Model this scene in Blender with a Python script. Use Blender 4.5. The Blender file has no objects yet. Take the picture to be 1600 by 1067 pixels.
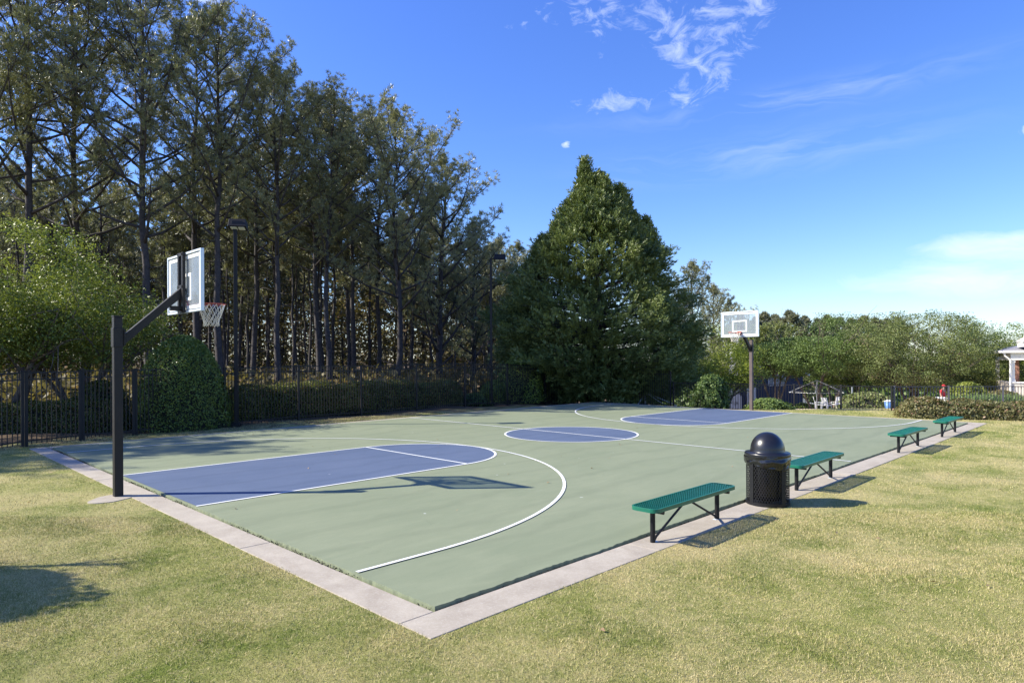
import bpy, math, random
import numpy as np
from mathutils import Vector, Matrix
C = bpy.data.collections.new("place"); bpy.context.scene.collection.children.link(C)
S = bpy.context.scene
R = math.radians

# ------------------------------------------------------------------ camera, sky, sun, exposure
CX, CY, CH, YAW, F = -3.525, -11.741, 2.125, 0.78, 1030.4   # metres, radians, focal length in px of a 1600 px wide frame
cam = bpy.data.cameras.new("camera"); camo = bpy.data.objects.new("camera", cam); C.objects.link(camo)
cam.sensor_width = 36; cam.lens = 36 * F / 1600
cam.shift_y = (559.57 - 533.5) / 1600
cam.clip_end = 3000
camo.matrix_world = Matrix.Translation((CX, CY, CH)) @ Matrix.Rotation(YAW - math.pi/2, 4, 'Z') @ Matrix.Rotation(math.pi/2, 4, 'X') @ Matrix.Rotation(-0.005, 4, 'Z')
S.camera = camo
S.view_settings.view_transform = 'Standard'; S.view_settings.look = 'None'
S.view_settings.gamma = 1; S.view_settings.exposure = 0.90

SUN_EL = R(36.4); SUN_D = Vector((-0.731, 0.682, math.tan(SUN_EL))).normalized()   # towards the sun
sl = bpy.data.lights.new("sun", 'SUN'); sl.energy = 5.0; sl.angle = R(0.5); sl.color = (1, .94, .79)
so = bpy.data.objects.new("sun", sl); C.objects.link(so)
so.rotation_euler = SUN_D.to_track_quat('Z', 'Y').to_euler()

class NT:
    """tiny helper for node trees"""
    def __init__(s, t): s.t = t; s.n = t.nodes; s.l = t.links
    def put(s, sock, v):
        if hasattr(v, 'is_output') or isinstance(v, bpy.types.NodeSocket): s.l.new(v, sock)
        elif v is not None:
            if isinstance(v, (tuple, list)) and len(v) == 3 and sock.type == 'RGBA': v = (*v, 1)
            sock.default_value = v
    def node(s, ty, **k):
        n = s.n.new(ty)
        for a, b in k.items(): setattr(n, a, b)
        return n
    def math(s, op, a, b=None, c=None, clamp=False):
        n = s.node('ShaderNodeMath', operation=op, use_clamp=clamp)
        s.put(n.inputs[0], a)
        if b is not None: s.put(n.inputs[1], b)
        if c is not None: s.put(n.inputs[2], c)
        return n.outputs[0]
    def vmath(s, op, a, b=None):
        n = s.node('ShaderNodeVectorMath', operation=op); s.put(n.inputs[0], a)
        if b is not None: s.put(n.inputs[1], b)
        return n.outputs['Value'] if op in ('DOT_PRODUCT', 'LENGTH') else n.outputs[0]
    def mix(s, f, a, b, blend='MIX'):
        n = s.node('ShaderNodeMix', data_type='RGBA', blend_type=blend)
        s.put(n.inputs[0], f); s.put(n.inputs[6], a); s.put(n.inputs[7], b); return n.outputs[2]
    def noise(s, vec, scale, detail=4, rough=.55, dist=0, out=0):
        n = s.node('ShaderNodeTexNoise'); s.put(n.inputs['Vector'], vec); s.put(n.inputs['Scale'], scale)
        n.inputs['Detail'].default_value = detail; n.inputs['Roughness'].default_value = rough; n.inputs['Distortion'].default_value = dist
        return n.outputs[out]
    def ramp(s, f, a, b, lo=0., hi=1.):
        n = s.node('ShaderNodeMapRange'); n.clamp = True; s.put(n.inputs[0], f)
        for i, v in enumerate((a, b, lo, hi)): n.inputs[i+1].default_value = v
        return n.outputs[0]
    def scale(s, vec, xyz):
        n = s.node('ShaderNodeMapping'); s.put(n.inputs[0], vec); n.inputs[3].default_value = xyz; return n.outputs[0]
    def comb(s, x, y, z):
        n = s.node('ShaderNodeCombineXYZ'); s.put(n.inputs[0], x); s.put(n.inputs[1], y); s.put(n.inputs[2], z); return n.outputs[0]
    def sep(s, v):
        n = s.node('ShaderNodeSeparateXYZ'); s.put(n.inputs[0], v); return n.outputs

W = bpy.data.worlds.new("World"); S.world = W; W.use_nodes = True
w = NT(W.node_tree); w.n.clear()
sky = w.node('ShaderNodeTexSky', sky_type='NISHITA'); sky.sun_disc = False
sky.sun_elevation = SUN_EL; sky.sun_rotation = math.atan2(SUN_D.x, SUN_D.y)
sky.air_density = 1.0; sky.dust_density = .35; sky.ozone_density = 3.0
hs = w.node('ShaderNodeHueSaturation'); w.put(hs.inputs['Color'], sky.outputs[0]); hs.inputs['Saturation'].default_value = 1.2; hs.inputs['Value'].default_value = 1.3
tc = w.node('ShaderNodeTexCoord'); d = tc.outputs['Generated']
x, y, z = w.sep(d)[:3]
az = w.math('SUBTRACT', YAW, w.math('ARCTAN2', y, x))          # bearing, clockwise from the court's diagonal
el = w.math('ARCSINE', z)
def gauss(a0, e0, sa, se, tilt=0):
    da = w.math('SUBTRACT', az, a0); de = w.math('SUBTRACT', w.math('SUBTRACT', el, e0), w.math('MULTIPLY', da, tilt))
    q = w.math('ADD', w.math('POWER', w.math('ABSOLUTE', w.math('DIVIDE', da, sa)), 2.), w.math('POWER', w.math('ABSOLUTE', w.math('DIVIDE', de, se)), 2.))
    return w.math('EXPONENT', w.math('MULTIPLY', q, -1.))
ae = w.comb(az, el, 0)
warp = w.noise(w.scale(ae, (6, 9, 1)), 1.0, 3, .6, out=1)
aew = w.vmath('ADD', ae, w.vmath('SCALE', w.vmath('SUBTRACT', warp, (.5, .5, .5)), None))
aew.node.inputs[1].links[0].from_node.inputs[3].default_value = .07
wisp = w.noise(w.scale(aew, (20, 34, 1)), 1.0, 9, .66, .7)
streak = w.noise(w.scale(aew, (5, 46, 1)), 1.0, 7, .6, .4)
bank = w.noise(w.scale(aew, (6, 24, 1)), 1.0, 8, .6, .3)
m1 = w.math('ADD', w.math('ADD', gauss(.17, .475, .19, .045, -.12), gauss(.27, .39, .045, .05)), w.math('ADD', gauss(.33, .44, .06, .045, .3), gauss(.15, .365, .09, .018, -.1)))
c1 = w.math('MULTIPLY', w.ramp(w.math('ADD', wisp, w.math('MULTIPLY', w.math('MINIMUM', m1, 1.), .24)), .70, 1.0), .62)
c1 = w.math('MULTIPLY', c1, w.math('MINIMUM', w.math('MULTIPLY', m1, 3), 1.))
m2 = w.math('ADD', gauss(.40, .345, .22, .016, .03), gauss(.36, .278, .18, .022, .03))
c2 = w.math('MULTIPLY', w.math('MULTIPLY', w.ramp(streak, .42, .75), w.math('MINIMUM', m2, 1.)), .27)
m3 = w.math('ADD', w.math('ADD', gauss(.68, .095, .26, .028, .02), gauss(.68, .135, .17, .022, .0)), gauss(.72, .185, .06, .008, .02))
c3 = w.ramp(w.math('ADD', bank, w.math('MULTIPLY', w.math('MINIMUM', m3, 1.), .56)), .78, 1.16)
c3 = w.math('MULTIPLY', w.math('MULTIPLY', c3, .66), w.math('MINIMUM', w.math('MULTIPLY', m3, 3), 1.))
m4 = w.math('ADD', w.math('ADD', gauss(.083, .311, .012, .008), gauss(.667, .262, .02, .012)), gauss(-.455, .463, .06, .012))
c4 = w.math('MULTIPLY', w.ramp(w.math('ADD', wisp, w.math('MULTIPLY', m4, .5)), .82, 1.05), .8)
hz = w.math('MULTIPLY', w.math('EXPONENT', w.math('MULTIPLY', w.math('POWER', w.math('DIVIDE', w.math('MAXIMUM', el, 0), .11), 2.), -1.)), .12)   # thin veil low in the sky
cm = w.math('MAXIMUM', w.math('MAXIMUM', c1, c2), w.math('MAXIMUM', w.math('MAXIMUM', c3, c4), hz))
tint = w.mix(w.ramp(el, .0, .5), (.84, .90, 1.06), (.95, .90, 1.34)); skyc = w.mix(cm, w.mix(1, hs.outputs[0], tint, 'MULTIPLY'), (6.9, 7.6, 8.9))
bg = w.node('ShaderNodeBackground'); w.put(bg.inputs[0], skyc); bg.inputs[1].default_value = .088
wo = w.node('ShaderNodeOutputWorld'); w.l.new(bg.outputs[0], wo.inputs[0])

# ------------------------------------------------------------------ helpers
def bearing(u, D):
    """ground position at distance D along the view axis and sideways offset (u-800)/F"""
    r = (u - 800) / F * D
    return CX + D*math.cos(YAW) + r*math.sin(YAW), CY + D*math.sin(YAW) - r*math.cos(YAW)
def sst(a, b, v):
    t = np.clip((v - a) / (b - a), 0, 1); return t*t*(3 - 2*t)
def ground_z(x, y):
    x = np.asarray(x, float); y = np.asarray(y, float)
    s = (x - CX)*math.cos(YAW) + (y - CY)*math.sin(YAW); r = (x - CX)*math.sin(YAW) - (y - CY)*math.cos(YAW)
    z = -.014 + sst(-1, 8, r) * np.interp(s, [27, 30, 36, 45, 55, 75, 110, 250, 900], [0, -.45, -1.1, -1.5, -2.2, -4.2, -6, -9, -12])
    out = np.maximum(np.maximum(-.5 - x, -7.9 - y), np.maximum(y - 8, x - 22.3))      # distance outside the slab
    k = sst(.1, 2.5, out)
    z = z + k * (.045*np.sin(x*.9 + 1.3)*np.sin(y*.7 + .4) + .03*np.sin(x*2.1 + y*1.3))
    z = z - .32*sst(.3, 2.2, -x - .2)*sst(6.5, 9, y)                                     # dips away behind the near fence
    z = np.where(out < -.42, -.09, z)
    return z
gz = lambda x, y: float(ground_z(x, y))

class MB:
    def __init__(s): s.v = []; s.f = []
    def add(s, v, f):
        o = len(s.v); s.v += [tuple(p) for p in v]; s.f += [tuple(i + o for i in q) for q in f]; return s
    def box(s, c, d, rz=0, m=None):
        a, b, h = d[0]/2, d[1]/2, d[2]/2
        v = [(i*a, j*b, k*h) for i in (-1, 1) for j in (-1, 1) for k in (-1, 1)]
        M = Matrix.Translation(c) @ (m if m else Matrix.Rotation(rz, 4, 'Z'))
        return s.add([M @ Vector(p) for p in v], [(0, 1, 3, 2), (4, 6, 7, 5), (0, 4, 5, 1), (2, 3, 7, 6), (0, 2, 6, 4), (1, 5, 7, 3)])
    def bar(s, p, q, w, h=None, up=(0, 0, 1)):
        p = Vector(p); q = Vector(q); d = q - p; L = d.length; d.normalize(); up = Vector(up)
        if abs(d.dot(up)) > .99: up = Vector((0, 1, 0))
        sx = d.cross(up).normalized(); sz = sx.cross(d)
        m = Matrix((sx, d, sz)).transposed().to_4x4()
        return s.box((p + q)/2, (w, L, h or w), m=m)
    def tube(s, pts, r, n=8, cap=True, closed=False):
        pts = [Vector(p) for p in pts]; k = len(pts); rs = r if isinstance(r, (list, tuple)) else [r]*k
        V = []; up = Vector((0, 0, 1)); prev = None
        for i, p in enumerate(pts):
            a = pts[(i - 1) % k] if (closed or i) else pts[0]; b = pts[(i + 1) % k] if (closed or i < k-1) else pts[-1]
            t = (b - a).normalized()
            if prev is None: sx = t.cross(up if abs(t.z) < .95 else Vector((1, 0, 0))).normalized()
            else: sx = (prev - t*prev.dot(t)).normalized()
            prev = sx; sy = t.cross(sx)
            V += [p + (sx*math.cos(2*math.pi*j/n) + sy*math.sin(2*math.pi*j/n))*rs[i] for j in range(n)]
        Fc = []
        for i in range(k if closed else k-1):
            a, b = i*n, ((i+1) % k)*n
            Fc += [(a + j, a + (j+1) % n, b + (j+1) % n, b + j) for j in range(n)]
        if cap and not closed: Fc += [tuple(range(n))[::-1], tuple(range((k-1)*n, k*n))]
        return s.add(V, Fc)
    def lathe(s, prof, c=(0, 0, 0), n=32, a0=0, a1=2*math.pi):
        full = abs(a1 - a0 - 2*math.pi) < 1e-6; m = n if full else n + 1
        V = [(c[0] + r*math.cos(a0 + (a1-a0)*j/n), c[1] + r*math.sin(a0 + (a1-a0)*j/n), c[2] + z) for r, z in prof for j in range(m)]
        return s.add(V, [(i*m + j, i*m + (j+1) % m, (i+1)*m + (j+1) % m, (i+1)*m + j) for i in range(len(prof)-1) for j in range(n if full else n)])
    def build(s, name, mat, parent=None, smooth=False, bevel=0, loc=None):
        me = bpy.data.meshes.new(name); me.from_pydata(s.v, [], s.f); me.update()
        if smooth: me.polygons.foreach_set('use_smooth', [True]*len(me.polygons))
        return link(name, me, mat, parent, bevel, loc)
def link(name, me, mat, parent=None, bevel=0, loc=None):
    o = bpy.data.objects.new(name, me); C.objects.link(o)
    if mat: me.materials.append(mat)
    if parent: o.parent = parent
    if loc: o.location = loc
    if bevel:
        b = o.modifiers.new('bevel', 'BEVEL'); b.width = bevel; b.segments = 2; b.limit_method = 'ANGLE'
    return o
def faces(name, P, mat, parent=None, rnd=None, loc=None):
    """P: (N,k,3) array of loose k-gons"""
    N, k = P.shape[:2]; me = bpy.data.meshes.new(name)
    me.vertices.add(N*k); me.vertices.foreach_set('co', P.reshape(-1).astype(np.float32))
    me.loops.add(N*k); me.loops.foreach_set('vertex_index', np.arange(N*k, dtype=np.int32))
    me.polygons.add(N); me.polygons.foreach_set('loop_start', np.arange(0, N*k, k, dtype=np.int32))
    if rnd is not None:
        a = me.attributes.new('rnd', 'FLOAT', 'POINT'); a.data.foreach_set('value', np.repeat(rnd, k).astype(np.float32))
    me.update(calc_edges=True); me.validate()
    return link(name, me, mat, parent, loc=loc)
def tag(o, label, cat=None, group=None, kind=None):
    o['label'] = label
    if cat: o['category'] = cat
    if group: o['group'] = group
    if kind: o['kind'] = kind
    return o
def struct(o): o['kind'] = 'structure'; return o
def empty(name, loc, rz=0, sc=1):
    o = bpy.data.objects.new(name, None); C.objects.link(o); o.location = loc; o.rotation_euler.z = rz; o.scale = (sc,)*3 if not isinstance(sc, tuple) else sc
    o.empty_display_size = .2; return o
def copy_tree(o, parent=None):
    c = o.copy(); C.objects.link(c)
    if parent: c.parent = parent
    for ch in list(o.children): copy_tree(ch, c)
    return c

# ------------------------------------------------------------------ materials
def mat(name, col, rough=.6, metal=0, var=0, vscale=4, bump=0, bscale=40, spec=.5, coat=0, dirt=None):
    m = bpy.data.materials.new(name); m.use_nodes = True; t = NT(m.node_tree); b = t.n['Principled BSDF']
    g = t.node('ShaderNodeNewGeometry').outputs['Position']
    c = col
    if var:
        n = t.noise(g, vscale, 6, .6)
        c = t.mix(t.ramp(n, .3, .7), tuple(v*(1-var) for v in col), tuple(min(1, v*(1+var)) for v in col))
    if dirt:
        n = t.noise(g, 1.7, 8, .7); c = t.mix(t.ramp(n, .52, .75, 0, .6), c, dirt)
    t.put(b.inputs['Base Color'], c)
    b.inputs['Roughness'].default_value = rough; b.inputs['Metallic'].default_value = metal; b.inputs['Specular IOR Level'].default_value = spec
    b.inputs['Coat Weight'].default_value = coat
    if bump:
        bn = t.node('ShaderNodeBump'); bn.inputs['Strength'].default_value = bump; bn.inputs['Distance'].default_value = .01
        t.put(bn.inputs['Height'], t.noise(g, bscale, 4, .6)); t.l.new(bn.outputs[0], b.inputs['Normal'])
    return m
def leafmat(name, a, b_, trans=.35, rough=.5, vs=1.2, c3=None, spec=.35):
    m = bpy.data.materials.new(name); m.use_nodes = True; t = NT(m.node_tree); p = t.n['Principled BSDF']
    at = t.node('ShaderNodeAttribute'); at.attribute_name = 'rnd'
    g = t.node('ShaderNodeNewGeometry').outputs['Position']
    oi = t.node('ShaderNodeObjectInfo').outputs['Random']
    f = t.math('ADD', t.math('MULTIPLY', at.outputs['Fac'], .6), t.math('MULTIPLY', t.ramp(t.noise(g, vs, 3), .3, .7), .4))
    f = t.math('ADD', f, t.math('MULTIPLY', t.math('SUBTRACT', oi, .5), .35), clamp=True)
    c = t.mix(f, a, b_)
    if c3: c = t.mix(t.ramp(at.outputs['Fac'], .88, .95), c, c3)
    t.put(p.inputs['Base Color'], c); p.inputs['Roughness'].default_value = rough; p.inputs['Specular IOR Level'].default_value = spec
    tr = t.node('ShaderNodeBsdfTranslucent'); t.put(tr.inputs[0], t.mix(1, c, (1., 1.05, .6), 'MULTIPLY'))
    mx = t.node('ShaderNodeMixShader'); mx.inputs[0].default_value = trans
    t.l.new(p.outputs[0], mx.inputs[1]); t.l.new(tr.outputs[0], mx.inputs[2]); t.l.new(mx.outputs[0], t.n['Material Output'].inputs[0])
    return m
M = {}
M['black'] = mat('black powder coat', (.009, .009, .011), .5, var=.2, vscale=8, spec=.3)
M['bronze'] = mat('dark bronze paint', (.015, .013, .013), .5, var=.2, vscale=5, bump=.05, bscale=120, spec=.3)
M['pole2'] = mat('weathered brown pole paint', (.10, .075, .07), .6, var=.2, vscale=6)
M['alu'] = mat('white aluminium', (.62, .68, .74), .35, .2, var=.08)
M['white'] = mat('white paint', (.80, .80, .78), .5, var=.05)
M['rim'] = mat('orange red rim', (.50, .09, .045), .5, var=.25, vscale=12)
M['net'] = mat('worn white cord', (.66, .62, .54), .9, var=.15, vscale=30)
M['teal'] = mat('green plastic coating', (.006, .125, .078), .36, var=.12, vscale=8, spec=.5)
M['dome'] = mat('black plastic dome', (.011, .011, .014), .30, var=.15, vscale=20, spec=.6)
M['bag'] = mat('black bin bag', (.008, .008, .009), .2, bump=.35, bscale=14, spec=.6)
M['lens'] = mat('lamp lens', (.75, .75, .70), .2)
M['bark'] = mat('pine bark', (.055, .047, .046), .9, var=.45, vscale=9, bump=1, bscale=18)
M['bark2'] = mat('smooth grey brown bark', (.12, .092, .075), .8, var=.35, vscale=7, bump=.5, bscale=12)
M['shrub_core'] = mat('dark shrub filling', (.012, .014, .008), .95, var=.3)  # near-black fill of the solid cores added inside shrubs, not real stems
M['needle'] = leafmat('pine needles', (.105, .118, .055), (.370, .360, .180), .22, .38, .5, c3=(.28, .23, .15), spec=.6)
M['needle_far'] = leafmat('far pine needles', (.095, .112, .065), (.30, .29, .175), .28, .5, .3, c3=(.28, .20, .13), spec=.5)
M['cypress'] = leafmat('cypress sprays', (.050, .088, .030), (.290, .330, .095), .15, .45, .45, c3=(.24, .27, .10), spec=.45)
M['leaf'] = leafmat('fresh leaves', (.10, .145, .030), (.31, .34, .075), .32, .45, 1.0)
M['leaf_bright'] = leafmat('bright yellow green leaves', (.15, .21, .03), (.42, .46, .09), .35, .45, 1.0)
M['leaf2'] = leafmat('mid green leaves', (.11, .155, .050), (.31, .33, .12), .28, .5, .8, c3=(.26, .20, .13))
M['leaf3'] = leafmat('dark green leaves', (.055, .105, .028), (.20, .27, .075), .25, .5, .8)
M['box'] = leafmat('clipped boxwood leaves', (.050, .095, .020), (.27, .33, .06), .22, .35, 2.0)
M['hedge'] = leafmat('hedge leaves', (.050, .072, .020), (.20, .21, .05), .3, .45, 1.0, c3=(.30, .17, .09))
M['hedge2'] = leafmat('bronze tipped hedge leaves', (.085, .10, .035), (.28, .25, .11), .3, .45, 1.0, c3=(.36, .22, .14))
M['spike'] = leafmat('strap leaves', (.10, .16, .05), (.25, .33, .14), .3, .45, 1.0)
M['under'] = leafmat('undergrowth', (.075, .07, .030), (.25, .20, .085), .35, .6, .35, c3=(.28, .18, .10))

def lawn_color(t, g, blades=False):
    big = t.noise(g, .33, 4, .6); mid = t.noise(g, 1.1, 5, .65, .5); fine = t.noise(g, 9, 5, .7); vf = t.noise(g, 60, 3, .7)
    green = t.mix(t.ramp(mid, .35, .65), (.175, .222, .040), (.33, .345, .085))
    straw = t.mix(t.ramp(vf, .3, .7), (.46, .375, .165), (.66, .56, .32))
    f = t.math('ADD', t.math('MULTIPLY', t.ramp(big, .36, .64), .42), t.math('MULTIPLY', t.ramp(mid, .38, .64), .36))
    f = t.math('ADD', f, t.math('MULTIPLY', t.ramp(fine, .45, .7), .25))
    return green, straw, f
def litter_mask(t, g):
    s = t.sep(g); n = t.noise(g, 1.5, 4, .6)
    e = t.math('ADD', s[1], t.math('MULTIPLY', t.math('SUBTRACT', n, .5), 1.6))
    return t.ramp(e, 8.9, 9.9)
m = bpy.data.materials.new('lawn'); m.use_nodes = True; t = NT(m.node_tree); b = t.n['Principled BSDF']
g = t.node('ShaderNodeNewGeometry').outputs['Position']
gr, stw, f = lawn_color(t, g)
lc = t.mix(t.math('MULTIPLY', f, 1., clamp=True), gr, stw)
soil = t.mix(t.ramp(t.noise(g, 14, 5, .7), .3, .7), (.075, .052, .032), (.19, .135, .085))
lit = t.mix(litter_mask(t, g), lc, soil)
# worn, dry strip between the slab and the left fence
s3 = t.sep(g); strip = t.math('MULTIPLY', t.ramp(s3[1], 7.9, 8.4), t.ramp(t.noise(g, 1.9, 5, .7), .38, .58)); lit = t.mix(strip, lit, soil)
bp = t.noise(g, .9, 4, .7, .8); lit = t.mix(t.ramp(bp, .66, .74, 0, .85), lit, (.47, .34, .23))
t.put(b.inputs['Base Color'], t.mix(1, lit, t.mix(t.ramp(t.noise(g, 85, 3, .8), .3, .7), (.62, .62, .6), (1.12, 1.12, 1.1)), 'MULTIPLY'))
b.inputs['Roughness'].default_value = .95; b.inputs['Specular IOR Level'].default_value = .15
bn = t.node('ShaderNodeBump'); bn.inputs['Strength'].default_value = .9; bn.inputs['Distance'].default_value = .03
t.put(bn.inputs['Height'], t.noise(g, 55, 6, .75)); t.l.new(bn.outputs[0], b.inputs['Normal']); M['lawn'] = m

m = bpy.data.materials.new('grass blades'); m.use_nodes = True; t = NT(m.node_tree); b = t.n['Principled BSDF']
g = t.node('ShaderNodeNewGeometry').outputs['Position']; at = t.node('ShaderNodeAttribute'); at.attribute_name = 'rnd'
gr, stw, f = lawn_color(t, g)
clump = t.noise(g, 22, 3, .7); f = t.math('ADD', f, t.math('MULTIPLY', t.math('SUBTRACT', clump, .5), 1.5))
fr = t.ramp(t.math('ADD', t.math('MULTIPLY', f, .8), t.math('MULTIPLY', at.outputs['Fac'], .60)), .46, .82)
c = t.mix(fr, gr, stw); c = t.mix(1, c, t.mix(at.outputs['Fac'], (.62, .62, .62), (1.25, 1.25, 1.22)), 'MULTIPLY')
t.put(b.inputs['Base Color'], c); b.inputs['Roughness'].default_value = .5; b.inputs['Specular IOR Level'].default_value = .3
tr = t.node('ShaderNodeBsdfTranslucent'); t.put(tr.inputs[0], c); mx = t.node('ShaderNodeMixShader'); mx.inputs[0].default_value = .18
t.l.new(b.outputs[0], mx.inputs[1]); t.l.new(tr.outputs[0], mx.inputs[2]); t.l.new(mx.outputs[0], t.n['Material Output'].inputs[0]); M['blade'] = m

def courtmat(name, c0, c1, speck=(.6, .63, .6)):
    m = bpy.data.materials.new(name); m.use_nodes = True; t = NT(m.node_tree); b = t.n['Principled BSDF']
    g = t.node('ShaderNodeNewGeometry').outputs['Position']
    n = t.noise(g, .45, 6, .6, .6); n2 = t.noise(t.scale(g, (1, 3.5, 1)), 1.1, 6, .65, 1.2); n3 = t.noise(g, 160, 3, .7)
    c = t.mix(t.math('ADD', t.math('MULTIPLY', t.ramp(n, .3, .7), .5), t.math('MULTIPLY', t.ramp(n2, .3, .72), .5)), c0, c1)
    c = t.mix(t.ramp(n3, .35, .7, 0, .30), c, tuple(v*.62 for v in c0))
    vo = t.node('ShaderNodeTexVoronoi'); vo.inputs['Scale'].default_value = 1.15; t.put(vo.inputs['Vector'], t.vmath('ADD', g, t.vmath('SCALE', t.noise(g, 3, 3, out=1))))
    vo.inputs['Vector'].links[0].from_node.inputs[1].links[0].from_node.inputs[3].default_value = .15
    c = t.mix(t.math('MULTIPLY', t.ramp(vo.outputs['Distance'], .012, .035, 1, 0), .55), c, speck)      # small pale scuffs
    st = t.noise(g, 1.3, 7, .75, 1.6); c = t.mix(t.ramp(st, .60, .8, 0, .45), c, tuple(v*.66 for v in c0))
    wv = t.node('ShaderNodeTexWave', wave_type='RINGS'); wv.inputs['Scale'].default_value = .33; wv.inputs['Distortion'].default_value = 5; wv.inputs['Detail'].default_value = 4; t.put(wv.inputs['Vector'], g)
    c = t.mix(t.ramp(wv.outputs['Fac'], .82, 1., 0, .16), c, tuple(v*.6 for v in c0))
    t.put(b.inputs['Base Color'], c); b.inputs['Roughness'].default_value = .78; b.inputs['Specular IOR Level'].default_value = .3
    bn = t.node('ShaderNodeBump'); bn.inputs['Strength'].default_value = .35; bn.inputs['Distance'].default_value = .004
    t.put(bn.inputs['Height'], n3); t.l.new(bn.outputs[0], b.inputs['Normal']); return m
M['green'] = courtmat('green court paint', (.190, .222, .138), (.260, .284, .182))
M['blue'] = courtmat('blue court paint', (.076, .108, .180), (.114, .148, .228), (.45, .47, .56))
M['line'] = mat('white line paint', (.74, .75, .73), .7, var=.08, vscale=3, bump=.1, bscale=150)
def concrete():
    m = bpy.data.materials.new('concrete'); m.use_nodes = True; t = NT(m.node_tree); b = t.n['Principled BSDF']
    g = t.node('ShaderNodeNewGeometry').outputs['Position']
    c = t.mix(t.ramp(t.noise(g, 2.2, 7, .65, .3), .3, .7), (.32, .275, .212), (.47, .418, .330))
    c = t.mix(t.ramp(t.noise(g, 130, 3, .8), .32, .62, .45, 0), c, (.22, .18, .16))
    c = t.mix(t.ramp(t.noise(g, 1.1, 6, .75, 1), .55, .75, 0, .6), c, (.25, .20, .155)); c = t.mix(t.ramp(t.noise(g, 35, 4, .8), .5, .7, 0, .35), c, (.55, .52, .46))
    t.put(b.inputs['Base Color'], c); b.inputs['Roughness'].default_value = .9
    bn = t.node('ShaderNodeBump'); bn.inputs['Strength'].default_value = .5; bn.inputs['Distance'].default_value = .006
    t.put(bn.inputs['Height'], t.noise(g, 90, 5, .75)); t.l.new(bn.outputs[0], b.inputs['Normal']); return m
M['concrete'] = concrete()
M['gap'] = mat('dark gap soil', (.035, .028, .022), 1, var=.5, vscale=30, bump=1, bscale=60)
def glass():
    m = bpy.data.materials.new('scuffed clear acrylic'); m.use_nodes = True; t = NT(m.node_tree); b = t.n['Principled BSDF']
    g = t.node('ShaderNodeNewGeometry').outputs['Position']
    b.inputs['Base Color'].default_value = (.46, .51, .56, 1); b.inputs['Roughness'].default_value = .18
    tr = t.node('ShaderNodeBsdfTransparent'); tr.inputs[0].default_value = (.88, .92, .95, 1)
    mx = t.node('ShaderNodeMixShader'); t.put(mx.inputs[0], t.ramp(t.noise(g, 3, 4, .6), .3, .75, .24, .36))
    t.l.new(tr.outputs[0], mx.inputs[1]); t.l.new(b.outputs[0], mx.inputs[2]); t.l.new(mx.outputs[0], t.n['Material Output'].inputs[0]); return m
M['glass'] = glass()

# ------------------------------------------------------------------ the setting: ground, court, slab
xs = np.unique(np.concatenate([np.linspace(-700, -40, 14), np.linspace(-40, -12, 15), np.linspace(-12, 32, 177), np.linspace(32, 130, 50), np.linspace(130, 900, 14)]))
ys = np.unique(np.concatenate([np.linspace(-700, -40, 14), np.linspace(-40, -16, 13), np.linspace(-16, 16, 129), np.linspace(16, 110, 48), np.linspace(110, 900, 14)]))
X, Y = np.meshgrid(xs, ys, indexing='ij'); Z = ground_z(X, Y); nx, ny = X.shape
me = bpy.data.meshes.new('ground'); i = np.arange(nx*ny).reshape(nx, ny)
q = np.stack([i[:-1, :-1], i[1:, :-1], i[1:, 1:], i[:-1, 1:]], -1).reshape(-1, 4)
me.from_pydata(np.stack([X, Y, Z], -1).reshape(-1, 3).tolist(), [], q.tolist()); me.polygons.foreach_set('use_smooth', [True]*len(me.polygons))
struct(link('ground', me, M['lawn']))

rng = np.random.default_rng(7)
L, WL, WR, FT, HW, AW, AP, MID = 21.42, 7.48, 7.31, 5.21, 1.83, 6.06, 7.04, 10.66
TZ = .015                                   # top of the court
def ragged(p, q, amp, step=.035):
    p = np.array(p, float); q = np.array(q, float); n = int(np.linalg.norm(q - p)/step); tt = np.linspace(0, 1, n, endpoint=False)
    d = (q - p)/np.linalg.norm(q - p); nrm = np.array([-d[1], d[0]])
    a = rng.normal(0, 1, n); a = (a + np.roll(a, 1))/2*amp; b = np.interp(tt, np.linspace(0, 1, 30), rng.normal(0, amp, 30))
    return p + (q - p)*tt[:, None] + nrm*(a + b)[:, None]
ring = np.concatenate([ragged((0, -WR), (L, -WR), .010), ragged((L, -WR), (L, WL), .004), ragged((L, WL), (0, WL), .006), ragged((0, WL), (0, -WR), .006)])
n = len(ring); mb = MB(); mb.add([(*p, TZ) for p in ring] + [(*p, -.07) for p in ring], [tuple(range(n))] + [(k+n, (k+1) % n + n, (k+1) % n, k) for k in range(n)])
struct(mb.build('court', M['green']))
mb = MB(); mb.add([(-.06, -WR-.09, -.055), (L+.06, -WR-.09, -.055), (L+.06, WL+.06, -.055), (-.06, WL+.06, -.055)], [(0, 1, 2, 3)])
struct(mb.build('joint_bed', M['gap']))
mb = MB(); SB = .39
def slabs(x0, x1, y0, y1, along, step):
    a, b_ = (x0, x1) if along == 'x' else (y0, y1); n = max(1, round((b_ - a)/step)); e = np.linspace(a, b_, n + 1)
    for k in range(n):
        p, q = e[k] + .004, e[k+1] - .004; dz = rng.uniform(-.003, .003)
        c = ((p+q)/2, (y0+y1)/2) if along == 'x' else ((x0+x1)/2, (p+q)/2); d = (q-p, y1-y0) if along == 'x' else (x1-x0, q-p)
        mb.box((*c, -.085 + dz), (*d, .16))
slabs(-.40, L+.45, -WR-.45, -WR-.045, 'x', 3.1)
slabs(-.40, -.045, -WR-.045, WL+.36, 'y', 3.0)
slabs(-.02, L+.45, WL+.03, WL+.36, 'x', 3.1)
slabs(L+.03, L+.45, -WR-.045, WL+.03, 'y', 3.0)
struct(mb.build('concrete_border', M['concrete'], bevel=.006))
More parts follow.
